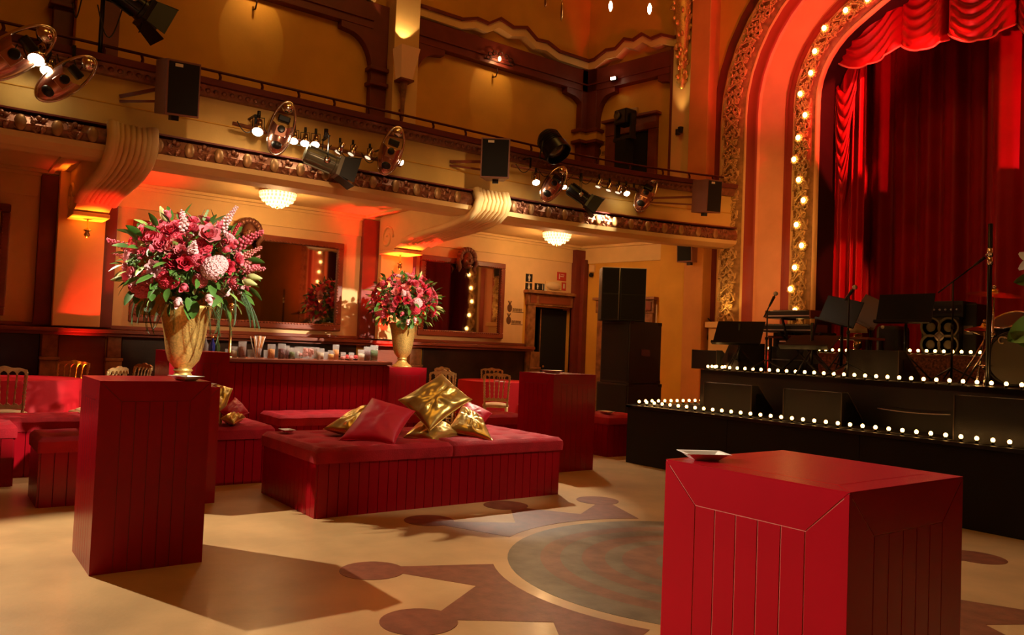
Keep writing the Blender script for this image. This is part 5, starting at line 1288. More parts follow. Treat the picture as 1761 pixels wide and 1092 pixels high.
# hanging cable loop beside the arch
mb = MB().tube([Vector(SW(splay_u(1216-.5*k+18*math.sin(PI*k/10) if k > 5 else 1214, 470+14*k)[0], .12, splay_u(1214, 470+14*k)[1])) for k in range(11)], .014, 6)
tag(mb.build('cable', cable_m, None, smooth=True), 'dark cable hanging down beside the arch below the small loudspeaker', 'cable')

# wall lamps with crescents of light on the gallery
def gallery_lamp(px, py, label):
    p = on_x(px, py, XW+.25); t = thing('gallery_wall_lamp', label, 'lamp', (XW, p.y, p.z), 0, 'iron scroll lamps on the gallery band')
    mb = MB()
    for k in range(7):
        a = PI*k/6; c = Vector((.22, .26*math.cos(a), .12*math.sin(a)-.05)); mb.tube([c+Vector((.02*q/8, .07*(1-q/10)*math.cos(q*.8), .07*(1-q/10)*math.sin(q*.8))) for q in range(9)], .010, 5)
    mb.tube([(.16, .3*math.cos(PI*k/14), -.05-.0*k) for k in range(15)], .012, 6); mb.build('scroll_grille', mat('dark_iron', (.05, .02, .015), .4, metal=.7), t, smooth=True)
    MB().tube([(0, 0, -.28), (.10, 0, -.30), (.16, 0, -.22), (.13, 0, -.15)], .012, 6).build('hook', mat('dark_iron', (.05, .02, .015)), t, smooth=True)
    MB().ball((.20, 0, .0), (.03, .03, .045), 10, 7).build('bulb', mat('amber_bulb', (1, .6, .3), .4, emit=(1, .45, .15), strength=10), t, smooth=True)
    point('gallery_lamp_light', (XW+.34, p.y, p.z-.02), 3.5, (1, .5, .2), .03)
    spot('gallery_lamp_beam', (XW+.42, p.y, p.z+.02), (XW, p.y, p.z-.30), 74, 4.5, (1, .66, .25), .03, .008)
gallery_lamp(862, 100, 'iron scroll wall lamp glowing at the scalloped middle of the gallery band'); gallery_lamp(447, -25, 'iron scroll wall lamp at the top edge left of the gallery pilaster')
# torch shaped sconce on the gallery pilaster
p = on_x(690, 120, XW+.36); t = thing('torch_sconce', 'tall tapering torch sconce on the gallery pilaster', 'lamp', (XW+.36, p.y, p.z-.55))
MB().lathe([(.01, -.35), (.03, -.2), (.035, 0), (.06, .3), (.075, .34)], 12, None, (.1, 0, 0)).build('stem', brownstone, t, smooth=True)
MB().add([( .02, -.10, .34), (.20, -.10, .34), (.20, .10, .34), (.02, .10, .34), (.0, -.17, .85), (.30, -.17, .85), (.30, .17, .85), (.0, .17, .85)], [(0, 1, 5, 4), (1, 2, 6, 5), (2, 3, 7, 6), (3, 0, 4, 7), (0, 3, 2, 1)]).build('shade', mat('amber_sconce_shade', (.45, .20, .07), .4, emit=(1, .30, .05), strength=.12), t)
MB().box((.0, -.12, .32), (.23, .12, .35)).build('band', redwood, t)
for za, zb_ in ((.2, .1), (-.12, -.12)): MB().bar((0, 0, za), (.1, 0, zb_), .03).build('wall_arm', redwood, t)
spot('sconce_uplight', (XW+.52, p.y, p.z+.38), (XW+.36, p.y, p.z+1.4), 76, 24, (1, .62, .25), .1, .02)
# chandelier candles high above
cl = thing('chandelier', 'bronze candle chandelier hanging from the ceiling with lit candle bulbs', 'chandelier', (-4.6, 4.55, 4.62))
MB().tube([(0, 0, .2), (0, 0, 5.2)], .012, 8).build('chain', cable_m, cl)
MB().lathe([(.02, 0), (.06, .05), (.03, .15), (.08, .22), (.02, .3)], 14).build('hub', brass, cl, smooth=True)
cbm = MB().lathe([(.004, 0), (.016, .03), (.015, .06), (.004, .085)], 10).mesh('candle_bulb', lamp_white, True)
for px, py in ((1050, 14), (1117, 19), (966, -40), (1180, -40), (1060, -60)):
    q = on_y(px, py, 4.55+(.25 if px in (966, 1180) else (-.15 if px == 1060 else 0)))-Vector(cl.location)
    MB().tube([(0, 0, .1), q*.5+Vector((0, 0, -.05)), q+Vector((0, 0, .14)), q+Vector((0, 0, .10))], .008, 6).build('arm', brass, cl, smooth=True)
    inst(cbm, 'candle_bulb', cl, q+Vector((0, 0, .06)), (PI, 0, 0))
for px, py, l in ((938, 4, .05), (966, 20, .09)):
    q = on_y(px, py, 4.4)-Vector(cl.location); MB().ball(q, (.02, .01, l), 6, 4).tube([q+Vector((0, 0, l)), q+Vector((0, 0, .35))], .004, 5).build('pendant_leaf', brass, cl, smooth=True)
# small white lamp in the gallery band near the corner
u_, z_ = splay_u(1068, 141); t = thing('small_floodlight', 'tiny lit floodlight on the dark gallery band near the corner', 'lamp', SW(u_, .25, z_), math.atan2(SPL.y, SPL.x))
MB().box((-.05, -.02, -.02), (.05, .02, .02)).build('glow_panel', lamp_white, t); MB().box((-.06, .0, -.03), (.06, .06, .03)).build('housing', black_gloss, t)
# ============================================================ VASES AND BOUQUETS
def make_vase(p, label):
    t = thing('gold_vase', label, 'vase', p); pr = [(.148, 0), (.152, .012), (.132, .020), (.126, .034), (.102, .046), (.09, .06), (.070, .085), (.060, .105), (.072, .112), (.076, .122), (.064, .132), (.082, .152), (.12, .20), (.14, .27), (.155, .36), (.168, .45), (.185, .54), (.21, .62), (.225, .65), (.215, .652), (.19, .60), (.12, .25)]
    MB().lathe(pr, 40).build('vase_body', gold, t, smooth=True); return t
fc = dict(hot=mat('hot_pink_petal', (.70, .10, .15), .5), red=mat('crimson_petal', (.60, .03, .06), .5), pale=mat('pale_pink_petal', (.85, .50, .52), .55), rose=mat('rose_petal', (.78, .20, .24), .5), coral=mat('coral_petal', (.80, .24, .22), .5))
lfm = mat('deep_green_leaf', (.08, .19, .03), .38, var=.3, vscale=8); lfl = mat('light_green_leaf', (.28, .42, .10), .45); stm = mat('green_stem', (.09, .17, .03), .5); bud_m = mat('cream_bud', (.55, .55, .22), .5)
def petal(mb, M, l, w_, cup=.3, curl=.2):
    vs = []; 
    for i in range(5):
        f = i/4; ww = w_*math.sin(PI*(.12+.80*f))
        for s_ in (-1, 0, 1): vs.append(M@Vector((s_*ww/2, l*f, cup*l*f*f+(abs(s_)*curl*ww))))
    return mb.add(vs, [(3*i+j, 3*i+j+1, 3*i+j+4, 3*i+j+3) for i in range(4) for j in range(2)])
def rose_mesh(name, m_, layers, R):
    mb = MB()
    for L_, (n, tilt, l) in enumerate(layers):
        for k in range(n):
            a = 2*PI*k/n+L_*.7; M = Matrix.Rotation(a, 4, 'Z')@Matrix.Translation((0, R*.06*(len(layers)-L_), 0))@Matrix.Rotation(tilt, 4, 'X'); petal(mb, M, R*l, R*l*.95, .25, .25)
    mb.ball((0, 0, R*.2), (R*.2, R*.2, R*.3), 7, 5); return mb.mesh(name, m_, True)
LY = [(6, .35, 1.0), (6, .75, .9), (5, 1.05, .8), (4, 1.3, .65)]
def hydr_mesh(name, m_, R, seed):
    r_ = random.Random(seed); mb = MB(); n = 90
    for k in range(n):
        z = 1-1.55*(k+.5)/n; rr_ = math.sqrt(1-z*z); a = k*2.39996; d = Vector((rr_*math.cos(a), rr_*math.sin(a), z)); x = d.orthogonal().normalized(); y = d.cross(x)
        c = d*R*.92
        for q in range(4):
            b = q*PI/2+k; e = x*math.cos(b)+y*math.sin(b); f = x*-math.sin(b)+y*math.cos(b); s_ = R*.20
            mb.add([c, c+e*s_*.6+f*s_*.45+d*.006, c+e*s_*1.05+d*.002, c+e*s_*.6-f*s_*.45+d*.006], [(0, 1, 2, 3)])
    mb.ball((0, 0, 0), R*.86, 12, 9); return mb.mesh(name, m_)
def snap_mesh(name, m_, L_):
    mb = MB(); r_ = random.Random(4)
    for k in range(54):
        f = k/54; z = L_*f; a = k*2.4; rr_ = .034*(1-f*.8)+r_.uniform(-.004, .004); q_ = .016*(1-f*.6); mb.ball((rr_*math.cos(a), rr_*math.sin(a), z), (q_*r_.uniform(.7, 1.3), q_*r_.uniform(.7, 1.3), q_*.8), 5, 4)
    return mb.mesh(name, m_, True)
def tulip_mesh(name, m_):
    mb = MB().lathe([(.004, 0), (.02, .008), (.027, .03), (.022, .055), (.006, .072)], 9); 
    for k in range(3): petal(mb, Matrix.Rotation(2*PI*k/3, 4, 'Z')@Matrix.Translation((0, .012, 0))@Matrix.Rotation(1.35, 4, 'X'), .075, .045, -.1, .3)
    return mb.mesh(name, m_, True)
def leaf_mesh(name, m_, l, w_, fold=.12):
    mb = MB(); vs = []; n = 7
    for i in range(n+1):
        f = i/n; ww = w_*math.sin(PI*min(1, f*.93+.04))**.8*(1-.25*f); zz = -.16*l*f*f
        vs += [(-ww/2, l*f, zz+fold*ww), (0, l*f, zz), (ww/2, l*f, zz+fold*ww)]
    mb.add(vs, [(3*i+j, 3*i+j+1, 3*i+j+4, 3*i+j+3) for i in range(n) for j in range(2)]); return mb.mesh(name, m_, True)
def frond_mesh(name, m_, l):
    mb = MB(); mb.tube([(0, l*k/8, -.35*l*(k/8)**2) for k in range(9)], .0035, 4)
    for k in range(1, 15):
        f = k/15; c = Vector((0, l*f, -.35*l*f*f))
        for s_ in (-1, 1):
            e = Vector((s_*.030*(1-f*.4), .050, -.035)); mb.add([c, c+e*.5+Vector((0, .005, 0)), c+e, c+e*.5-Vector((0, .005, 0))], [(0, 1, 2, 3)])
    return mb.mesh(name, m_)
def euca_mesh(name, m_, l):
    mb = MB(); mb.tube([(0, l*k/6, .02*math.sin(k)) for k in range(7)], .003, 4)
    for k in range(8):
        f = (k+1)/8.5
        for s_ in (-1, 1): mb.lathe([(0, 0), (.022*(1.1-f*.4), .001)], 9, Matrix.Translation((s_*.024, l*f, .01))@Matrix.Rotation(.5*s_, 4, 'Y'), cap=False)
    return mb.mesh(name, m_)
FM = {}
for k, m_ in fc.items():
    FM['rose', k] = rose_mesh('rose', m_, LY, .062); FM['hydrangea', k] = hydr_mesh('hydrangea', m_, .095, 3); FM['snapdragon', k] = snap_mesh('snapdragon', m_, .24); FM['tulip', k] = tulip_mesh('tulip', m_)
    FM['carnation', k] = rose_mesh('carnation', m_, [(9, .25, .95), (9, .55, .95), (8, .85, .9), (7, 1.15, .8), (5, 1.4, .7)], .055)
FM['leaf'] = [leaf_mesh('leaf', lfm, .14, .075), leaf_mesh('leaf', lfm, .17, .06), leaf_mesh('leaf', lfl, .12, .06), leaf_mesh('leaf', lfm, .11, .09)]
FM['frond'] = frond_mesh('frond', mat('dusky_green_frond', (.05, .10, .03), .5), .34); FM['euca'] = euca_mesh('eucalyptus_sprig', mat('pale_green_eucalyptus', (.30, .40, .18), .5), .26)
FM['bud'] = MB().lathe([(.003, 0), (.014, .012), (.017, .035), (.01, .06), (.002, .078)], 8).mesh('lily_bud', bud_m, True)
mb = MB(); r_ = random.Random(9)
for k in range(46):
    a = r_.uniform(0, 6.28); rr_ = r_.uniform(0, .06); mb.ball((rr_*math.cos(a), rr_*math.sin(a), .05*r_.random()), .011, 5, 4)
FM['berries'] = mb.mesh('green_filler', mat('moss_green_filler', (.07, .13, .02), .6), True)
VIEW = Vector((0, 0, EYE))
def bouquet(base, R, RZ, label, seed, feats):      # base: vase mouth centre
    r_ = random.Random(seed); C = Vector((0, 0, RZ*.78)); t = thing('flower_bouquet', label, 'flowers', base)
    c2 = VIEW-Vector(base); c2.z = 0; c2.normalize(); rt = Vector((-c2.y, c2.x, 0))*1.0      # viewer direction, picture right
    rt = Vector((RT.x, RT.y, 0)).normalized()
    def put(me, name, d, rad, size=1., spin=None, lean=None):
        d = Vector(d).normalized(); p = C+Vector((d.x*R*rad, d.y*R*rad, d.z*RZ*rad)); zax = (lean or d); q = zax.to_track_quat('Z', 'Y').to_matrix().to_4x4()
        M = Matrix.Translation(p)@q@Matrix.Rotation(spin if spin is not None else r_.uniform(0, 6.28), 4, 'Z')@Matrix.Scale(size, 4); o = inst(me, name, t); o.matrix_local = M; return o
    def putleaf(me, name, d, rad, size=1., droop=.0):
        d = Vector(d).normalized(); p = C+Vector((d.x*R*rad, d.y*R*rad, d.z*RZ*rad)); dirn = (d+Vector((r_.uniform(-.5, .5), r_.uniform(-.5, .5), r_.uniform(-.4, .4)-droop))).normalized()
        q = dirn.to_track_quat('Y', 'Z').to_matrix().to_4x4(); o = inst(me, name, t); o.matrix_local = Matrix.Translation(p)@q@Matrix.Rotation(r_.uniform(-.8, .8), 4, 'Y')@Matrix.Scale(size, 4)
    # dark inner mass of stems and small leaves
    mb = MB()
    for k in range(60):
        a = k*2.39996; z = -1+2*(k+.5)/60; rr_ = math.sqrt(1-z*z); mb.tube([(0, 0, -.1), Vector((rr_*math.cos(a)*R*.3, rr_*math.sin(a)*R*.3, C.z+z*RZ*.3)), Vector((rr_*math.cos(a)*R*.85, rr_*math.sin(a)*R*.85, C.z+z*RZ*.85))], .004, 4)
    mb.build('stems', stm, t)
    mb = MB()
    for k in range(420):
        d = Vector((r_.gauss(0, 1), r_.gauss(0, 1), r_.gauss(0, 1))).normalized(); rad = r_.uniform(.35, .80); p = C+Vector((d.x*R*rad, d.y*R*rad, d.z*RZ*rad)); x = d.orthogonal().normalized(); y = d.cross(x); b = r_.uniform(0, 6.28); e = x*math.cos(b)+y*math.sin(b); f = d*.4+(x*-math.sin(b)+y*math.cos(b)); s_ = r_.uniform(.035, .06)
        mb.add([p-e*s_, p+f*s_*.5, p+e*s_, p-f*s_*.5], [(0, 1, 2, 3)])
    mb.build('leaf_filling', lfm, t, kind='stuff')
    for k in range(165):
        z = -.75+1.7*((k+.5)/165); z = max(-.95, min(.97, z)); rr_ = math.sqrt(max(0, 1-z*z)); a = k*2.39996+r_.uniform(-.2, .2)
        putleaf(FM['leaf'][r_.randrange(4)], 'leaf', (rr_*math.cos(a), rr_*math.sin(a), z), r_.uniform(.88, 1.03), r_.uniform(.65, 1.05), .3 if z < 0 else 0)
    cols = list(fc)
    n = 104
    for k in range(n):
        z = .98-1.35*(k+.5)/n; rr_ = math.sqrt(max(0, 1-z*z)); a = k*2.39996+1.1+r_.uniform(-.15, .15); d = (rr_*math.cos(a), rr_*math.sin(a), z)
        u = r_.random(); c = cols[r_.choice((0, 0, 0, 1, 1, 3, 3, 4, 2))]
        if u < .34: put(FM['rose', c], 'rose', d, r_.uniform(.86, .97), r_.uniform(.75, 1.15))
        elif u < .60: put(FM['carnation', c], 'carnation', d, r_.uniform(.86, .97), r_.uniform(.8, 1.15))
        elif u < .72: put(FM['hydrangea', c if c != 'pale' else 'hot'], 'hydrangea', d, r_.uniform(.82, .92), r_.uniform(.6, .85))
        elif u < .77: put(FM['snapdragon', c], 'snapdragon', d, .78, r_.uniform(.7, 1.0), lean=(Vector(d)+Vector((0, 0, .4))).normalized())
        elif u < .92: put(FM['tulip', 'hot'], 'tulip', d, 1.0, 1.0)
        else: put(FM['berries'], 'green_filler', d, .9, 1.2)
    # features placed as the photograph shows: (kind, colour, right, up, front, size)
    for kind, c, a, b, f, s_ in feats:
        d = rt*a+Vector((0, 0, b))+c2*f; L_ = d.length
        if kind == 'hydrangea': put(FM['hydrangea', c], 'hydrangea', d, .90*L_, s_)
        elif kind == 'frond':
            for q in range(5): putleaf(FM['frond'], 'frond', d+Vector((r_.uniform(-.3, .3), r_.uniform(-.3, .3), r_.uniform(-.1, .1))), L_*.9, s_*r_.uniform(.55, .85), .9)
        elif kind == 'euca':
            putleaf(FM['euca'], 'eucalyptus_sprig', d, .72*L_, s_*.8, 0)
        elif kind == 'bud': put(FM['bud'], 'lily_bud', d, L_, s_*1.3)
        elif kind == 'tulip': put(FM['tulip', c], 'tulip', d, L_, s_)
        elif kind == 'bigleaf': putleaf(FM['leaf'][3], 'leaf', d, .9*L_, s_, .9)
        else: put(FM[kind, c], kind, d, L_*(.85 if kind == 'snapdragon' else .98), s_)
    return t
FEAT = [('hydrangea', 'pale', .42, -.05, .90, 1.0), ('hydrangea', 'pale', .52, .04, .86, .8), ('hydrangea', 'hot', -.80, -.42, .50, 1.15), ('hydrangea', 'red', -.35, -.28, .92, 1.0), ('hydrangea', 'hot', .12, .1, 1.0, .6),
        ('snapdragon', 'hot', -.92, .30, .2, 1.2), ('snapdragon', 'hot', .85, .50, .25, 1.25), ('snapdragon', 'rose', .92, .02, .3, 1.1), ('snapdragon', 'pale', -.1, .6, .75, 1.2), ('snapdragon', 'pale', .05, .25, .98, 1.1), ('snapdragon', 'pale', .55, .85, .2, 1.1),
        ('frond', 0, .90, -.45, .2, 1.15), ('frond', 0, .55, -.70, .55, 1.0), ('frond', 0, -.75, -.65, .3, 1.0), ('frond', 0, -.45, -.75, .4, .9),
        ('euca', 0, .15, .98, .2, 1.0), ('euca', 0, .55, .85, 0, .9), ('bud', 0, -.40, .85, .3, 1.3), ('bud', 0, .95, -.12, .3, 1.4), ('bud', 0, .88, -.22, .4, 1.4), ('bud', 0, -.70, .32, .6, 1.2), ('bud', 0, -1.02, -.22, .1, 1.2),
        ('tulip', 'hot', -.05, -.38, .95, 1.2), ('tulip', 'pale', -.12, -.62, .85, 1.2), ('tulip', 'pale', .32, -.55, .85, 1.2), ('rose', 'rose', .28, .55, .8, 1.4), ('rose', 'coral', -.28, .28, .95, 1.1), ('rose', 'red', -.05, .02, 1.0, 1.0), ('carnation', 'red', -.22, .05, .98, 1.1), ('carnation', 'hot', -.28, .60, .75, 1.3),
        ('bigleaf', 0, .15, -.72, .8, 1.3), ('bigleaf', 0, -.25, -.72, .7, 1.3), ('bigleaf', 0, .45, -.55, .8, 1.2), ('bigleaf', 0, 0, -.8, .8, 1.2)]
V1 = Vector((-6.88, 1.76, .93)); V2 = Vector((-10.50, 5.79, .985))
make_vase(V1, 'big hammered gold vase nearest us on the pedestal behind the dark one'); make_vase(V2, 'farther gold vase on the pedestal at the right end of the bar')
bouquet(V1+Vector((0, 0, .62)), .50, .43, 'huge nearer bouquet of pink and red flowers in the big gold vase', 11, FEAT)
bouquet(V2+Vector((0, 0, .62)), .50, .43, 'farther bouquet of pink and red flowers beside the narrow mirror', 23, [(k, c, a*(-1 if i % 2 else 1)*.95, b, f, s_*.9) for i, (k, c, a, b, f, s_) in enumerate(FEAT) if k not in ('frond', 'snapdragon') or i == 9])

# lily plant leaning in at the right edge
q = on_y(1772, 520, 5.4); t = thing('lily_plant', 'broad green leaves and white bloom reaching in at the right edge of the frame', 'plant', (q.x, q.y, 0))
PX = .62
gl = mat('broad_green_leaf', (.13, .22, .03), .4, var=.2, vscale=4)
def bigleaf(px1, py1, px2, py2, w_, Y=5.4):
    a = on_y(px1, py1, Y)-Vector((q.x, q.y, 0)); b = on_y(px2, py2, Y-.05)-Vector((q.x, q.y, 0)); ax = b-a; sd = ax.cross(Vector((0, -1, 0.2))).normalized(); mb = MB(); vs = []; n = 10
    for i in range(n+1):
        f = i/n; ww = w_*math.sin(PI*min(1, .03+f*.97))**.7; c = a+ax*f+Vector((0, .03*math.sin(PI*f), 0)); vs += [c-sd*ww/2+Vector((0, -.02, 0)), c, c+sd*ww/2+Vector((0, -.02, 0))]
    mb.add(vs, [(3*i+j, 3*i+j+1, 3*i+j+4, 3*i+j+3) for i in range(n) for j in range(2)]).build('leaf', gl, t, smooth=True)
bigleaf(1805, 540, 1734, 587, .17); bigleaf(1810, 470, 1745, 486, .10); bigleaf(1830, 540, 1768, 452, .12); bigleaf(1800, 600, 1738, 572, .10)
for k, (a_, b_, c_, d_) in enumerate(((1860, 700, 1800, 640), (1900, 640, 1960, 560), (1880, 560, 1940, 500), (1860, 800, 1930, 720), (1850, 640, 1800, 700), (1870, 500, 1900, 420))): bigleaf(a_, b_, c_, d_, .15)
mb = MB(); c0 = on_y(1764, 447, 5.4)-Vector((q.x, q.y, 0))
for k in range(6): petal(mb, Matrix.Translation(c0+Vector((.03, 0, .0)))@Matrix.Rotation(k*PI/3, 4, 'Y')@Matrix.Rotation(.8, 4, 'X'), .11, .05)
mb.build('lily_bloom', mat('white_lily', (.85, .8, .65), .5), t, smooth=True)
z0 = .0; MB().tube([(PX, 0, .0), (PX-.08, 0, .8), (.19, 0, c0.z-.1), c0], .012, 8).tube([(PX-.05, 0, .6), on_y(1800, 560, 5.4)-Vector((q.x, q.y, 0))], .01, 8).tube([(PX-.07, 0, .8), on_y(1805, 480, 5.4)-Vector((q.x, q.y, 0))], .01, 8).build('stem', stm, t, smooth=True)
MB().lathe([(.14, 0), (.17, .35), (.16, .35), (.13, .02)], 20, None, (PX, 0, 0)).build('pot', black_gloss, t, smooth=True)
# ============================================================ SPEAKER STACK LEFT OF THE STAGE
def stack_box(px0, pxc, px1, D, ztop, zbot, label, front=grille_m, name='speaker_cabinet'):
    c = at_d(pxc, 600, D); L = at_d(px0, 600, D); 
    # corner at pxc; box is parallel to the walls
    dl = None
    x, y = c.x, c.y
    # width along -X so that left edge hits px0, depth along +Y so that the right edge hits px1
    dL = ray(px0, 600); t_ = y/dL.y; wx = x-dL.x*t_
    dR = ray(px1, 600); t2 = x/dR.x; wy_ = dR.y*t2-y
    t = thing(name, label, 'speaker', (x-wx/2, y+wy_/2, zbot)); h = ztop-zbot
    MB().box((-wx/2, -wy_/2, 0), (wx/2, wy_/2, h)).build('cabinet', black_box, t, bevel=.012)
    MB().box((-wx/2+.03, -wy_/2-.006, .03), (wx/2-.03, -wy_/2, h-.03)).build('front_grille', front, t, bevel=.003)
    for s_ in (-1, 1):
        for z_ in (0, h): MB().box((wx/2-.04, s_*(wy_/2-.04)-.04*1, max(0, z_-.05) if z_ else 0), (wx/2+.004, s_*(wy_/2-.04)+.04, z_ if z_ else .05)).build('corner_guard', black_gloss, t, bevel=.004)
    MB().box((wx/2, -.09, h*.5-.05), (wx/2+.003, .09, h*.5+.05)).build('handle_recess', black, t)
    return t, (x, y, wx, wy_)
D_ = 11.3
t, G = stack_box(1028, 1083, 1140, D_, .89, .0, 'lowest wide black cabinet of the speaker stack left of the stage')
t, G = stack_box(1033, 1083, 1137, D_, 1.785, .892, 'tall black middle cabinet of the speaker stack with a golden sheen')
cx_, cy_ = G[0], G[1]
for k, (a, b) in enumerate(((1034, 1066), (1066, 1112))):
    p0, p1 = at_d(a+1, 500, D_+.1), at_d(b-1, 500, D_+.1); d_ = (p1-p0); t = thing('line_speaker', 'black speaker box on top of the stack, %s one' % ('narrow left' if k == 0 else 'wider right'), 'speaker', ((p0.x+p1.x)/2, (p0.y+p1.y)/2, 1.787), math.atan2(d_.y, d_.x)); w_ = math.hypot(d_.x, d_.y); h = .76
    MB().box((-w_/2, 0, 0), (w_/2, .42, h)).build('cabinet', black_box, t, bevel=.006)
    for z_ in (.02, h/2+.01): MB().box((-w_/2+.015, -.006, z_), (w_/2-.015, 0, z_+h/2-.03)).build('front_grille', grille_m, t, bevel=.002)
    MB().box((-w_/2, -.004, h-.008), (w_/2, 0, h)).box((w_/2-.004, -.004, 0), (w_/2, 0, h)).build('edge_trim', steel, t)

# ============================================================ STAGE EQUIPMENT
def on_stage(px, Y, z=STU): p = on_y(px, 600, Y); return Vector((p.x, Y, z))
def py_z(px, py, Y): return on_y(px, py, Y).z
def fixpx(px, py, Y): return on_y(px, py, Y)
# floor monitors
def wedge(px0, px1, Y, ztop, base, label, depth=.42, rz=0., side=False):
    p0, p1 = on_y(px0, 640, Y), on_y(px1, 640, Y); w_ = abs(p1.x-p0.x); t = thing('floor_monitor', label, 'speaker', ((p0.x+p1.x)/2, Y+depth/2, base), rz); h = ztop-base
    prof = [(-depth/2, 0), (depth/2, 0), (depth/2, h*.35), (depth*.05, h), (-depth/2, h)]
    Mx = Matrix(((0, 0, 1, 0), (1, 0, 0, 0), (0, 1, 0, 0), (0, 0, 0, 1)))
    MB().prism(prof, -w_/2, w_/2, Mx).build('cabinet', black_box, t, bevel=.008)
    MB().prism([(depth/2+.004, h*.37), (depth*.07, h*.99), (depth*.05+.012, h*1.0), (depth/2+.012, h*.38)], -w_/2+.03, w_/2-.03, Mx).build('grille', grille_m, t)
    for s_ in (-1, 1): MB().box((s_*w_/2-.002, -.07, h*.3), (s_*w_/2+.004, .06, h*.62)).build('handle_plate', black_gloss, t)
    return t, w_, h
def low_box(px0, px1, py_t, py_b, Y, base, label, depth=.5, side=True):
    p0, p1 = on_y(px0, (py_t+py_b)/2, Y), on_y(px1, (py_t+py_b)/2, Y); h = max(.2, on_y((px0+px1)/2, py_t, Y).z-base); w_ = p1.x-p0.x
    t = thing('floor_monitor', label, 'speaker', ((p0.x+p1.x)/2, Y, base)); 
    # wedge seen from behind: upright back, sloping baffle faces upstage
    Mx = Matrix(((0, 0, 1, 0), (1, 0, 0, 0), (0, 1, 0, 0), (0, 0, 0, 1)))
    MB().prism([(0, 0), (depth, 0), (depth, h*.18), (depth*.28, h), (0, h)], -w_/2, w_/2, Mx).build('cabinet', black_box, t, bevel=.006)
    MB().prism([(depth+.006, h*.18), (depth*.28+.006, h), (depth*.28+.02, h), (depth+.02, h*.18)], -w_/2+.02, w_/2-.02, Mx).build('grille', grille_m, t)
    for s_ in (-1, 1):
        M = Matrix(((0, 0, 1, s_*w_/2-(.004 if s_ < 0 else 0)), (1, 0, 0, 0), (0, 1, 0, 0), (0, 0, 0, 1)))
        MB().prism([(depth*.22, h*.3), (depth*.62, h*.3), (depth*.42, h*.72), (depth*.22, h*.72)], 0, .004, M).build('handle_plate', black_gloss, t)
        for pts in ([(depth*.28, h), (depth, h*.18)], [(0, 0), (0, h)], [(0, h), (depth*.28, h)]):
            MB().bar((s_*w_/2, pts[0][0], pts[0][1]), (s_*w_/2, pts[1][0], pts[1][1]), .008).build('edge_strip', mat('worn_grey_edge', (.10, .07, .05), .5), t)
    return t
low_box(1210, 1292, 660, 718, 7.32, STG, 'black floor monitor at the left of the lower stage, seen from behind', .40)
low_box(1347, 1447, 672, 733, 7.30, STG, 'black floor monitor in the middle of the lower stage, seen from behind', .38)
low_box(1640, 1790, 684, 772, 7.16, STG, 'wide black floor monitor at the right of the lower stage', .26)
low_box(1458, 1545, 602, 655, 7.95, STU, 'black floor monitor on the upper stage front, lit by the bulbs', .45)
low_box(1190, 1232, 602, 630, 8.5, STU, 'low black box at the far left of the upper stage', .4)
# angled monitor with its side towards us
t, w_, h = wedge(1236, 1275, 8.3, STU+.36, STU, 'angled black floor monitor by the left end of the upper bulbs', .5, 1.1)
t = thing('loose_cable', 'thin pale cable hanging along the dark riser of the lower stage', 'cable', (0, 0, 0)); a, b = on_y(1511, 702, 7.6), on_y(1636, 713, 7.5)
MB().tube([a+(b-a)*k/10+Vector((0, -.02, -.015*math.sin(PI*k/10))) for k in range(11)], .006, 6).build('cable', steel, t, smooth=True)

def music_stand(px, Y, zc, label, w_=.50, h=.33, rz=0., tilt=-.5, base=STU, roll=0., m_=None, px_off=0):
    p = on_stage(px, Y, base); t = thing('music_stand', label, 'music stand', p, rz, 'black music stands on the stage'); H_ = zc-base
    dm = m_ or black_gloss
    M = Matrix.Translation((0, -.03, H_))@Matrix.Rotation(tilt, 4, 'X')@Matrix.Rotation(roll, 4, 'Y')
    MB().box((-w_/2, -.004, -h/2), (w_/2, .004, h/2), M).box((-w_/2, -.06, -h/2-.004), (w_/2, 0, -h/2), M).box((-w_/2, -.06, -h/2), (w_/2, -.056, -h/2+.025), M).build('desk', dm, t, bevel=.003)
    MB().tube([(0, 0, .25), (0, 0, H_-.05)], .012, 8).tube([(0, 0, .12), (0, 0, .6)], .018, 8).build('pole', black_gloss, t, smooth=True)
    for k in range(3):
        a = k*2*PI/3+.5; MB().tube([(0, 0, .30), (.26*math.cos(a), .26*math.sin(a), .01)], .009, 6).tube([(0, 0, .14), (.13*math.cos(a), .13*math.sin(a), .155)], .006, 6).build('leg', black_gloss, t, smooth=True)
    return t
def zc(px, py, Y): return on_y(px, py, Y).z
music_stand(1271, 8.25, zc(1277, 573, 8.25), 'leftmost black music stand catching light on its desk', .62, .34, .25, -.5)
music_stand(1396, 8.05, zc(1398, 589, 8.05), 'low black music stand in front of the keyboards', .66, .26, -.1, -.9)
music_stand(1447, 8.6, zc(1447, 536, 8.6), 'black music stand right behind the straight microphone', .56, .32, -.2, -.3, roll=.2)
music_stand(1497, 9.2, zc(1494, 537, 9.2), 'brownish tilted music stand behind the one at the microphone', .48, .36, -.3, -.4, roll=.35, m_=mat('dull_brown_metal', (.10, .05, .02), .4))
music_stand(1557, 8.5, zc(1562, 531, 8.5), 'wide black music stand in front of the bass amplifier', .60, .33, 0, -.25)

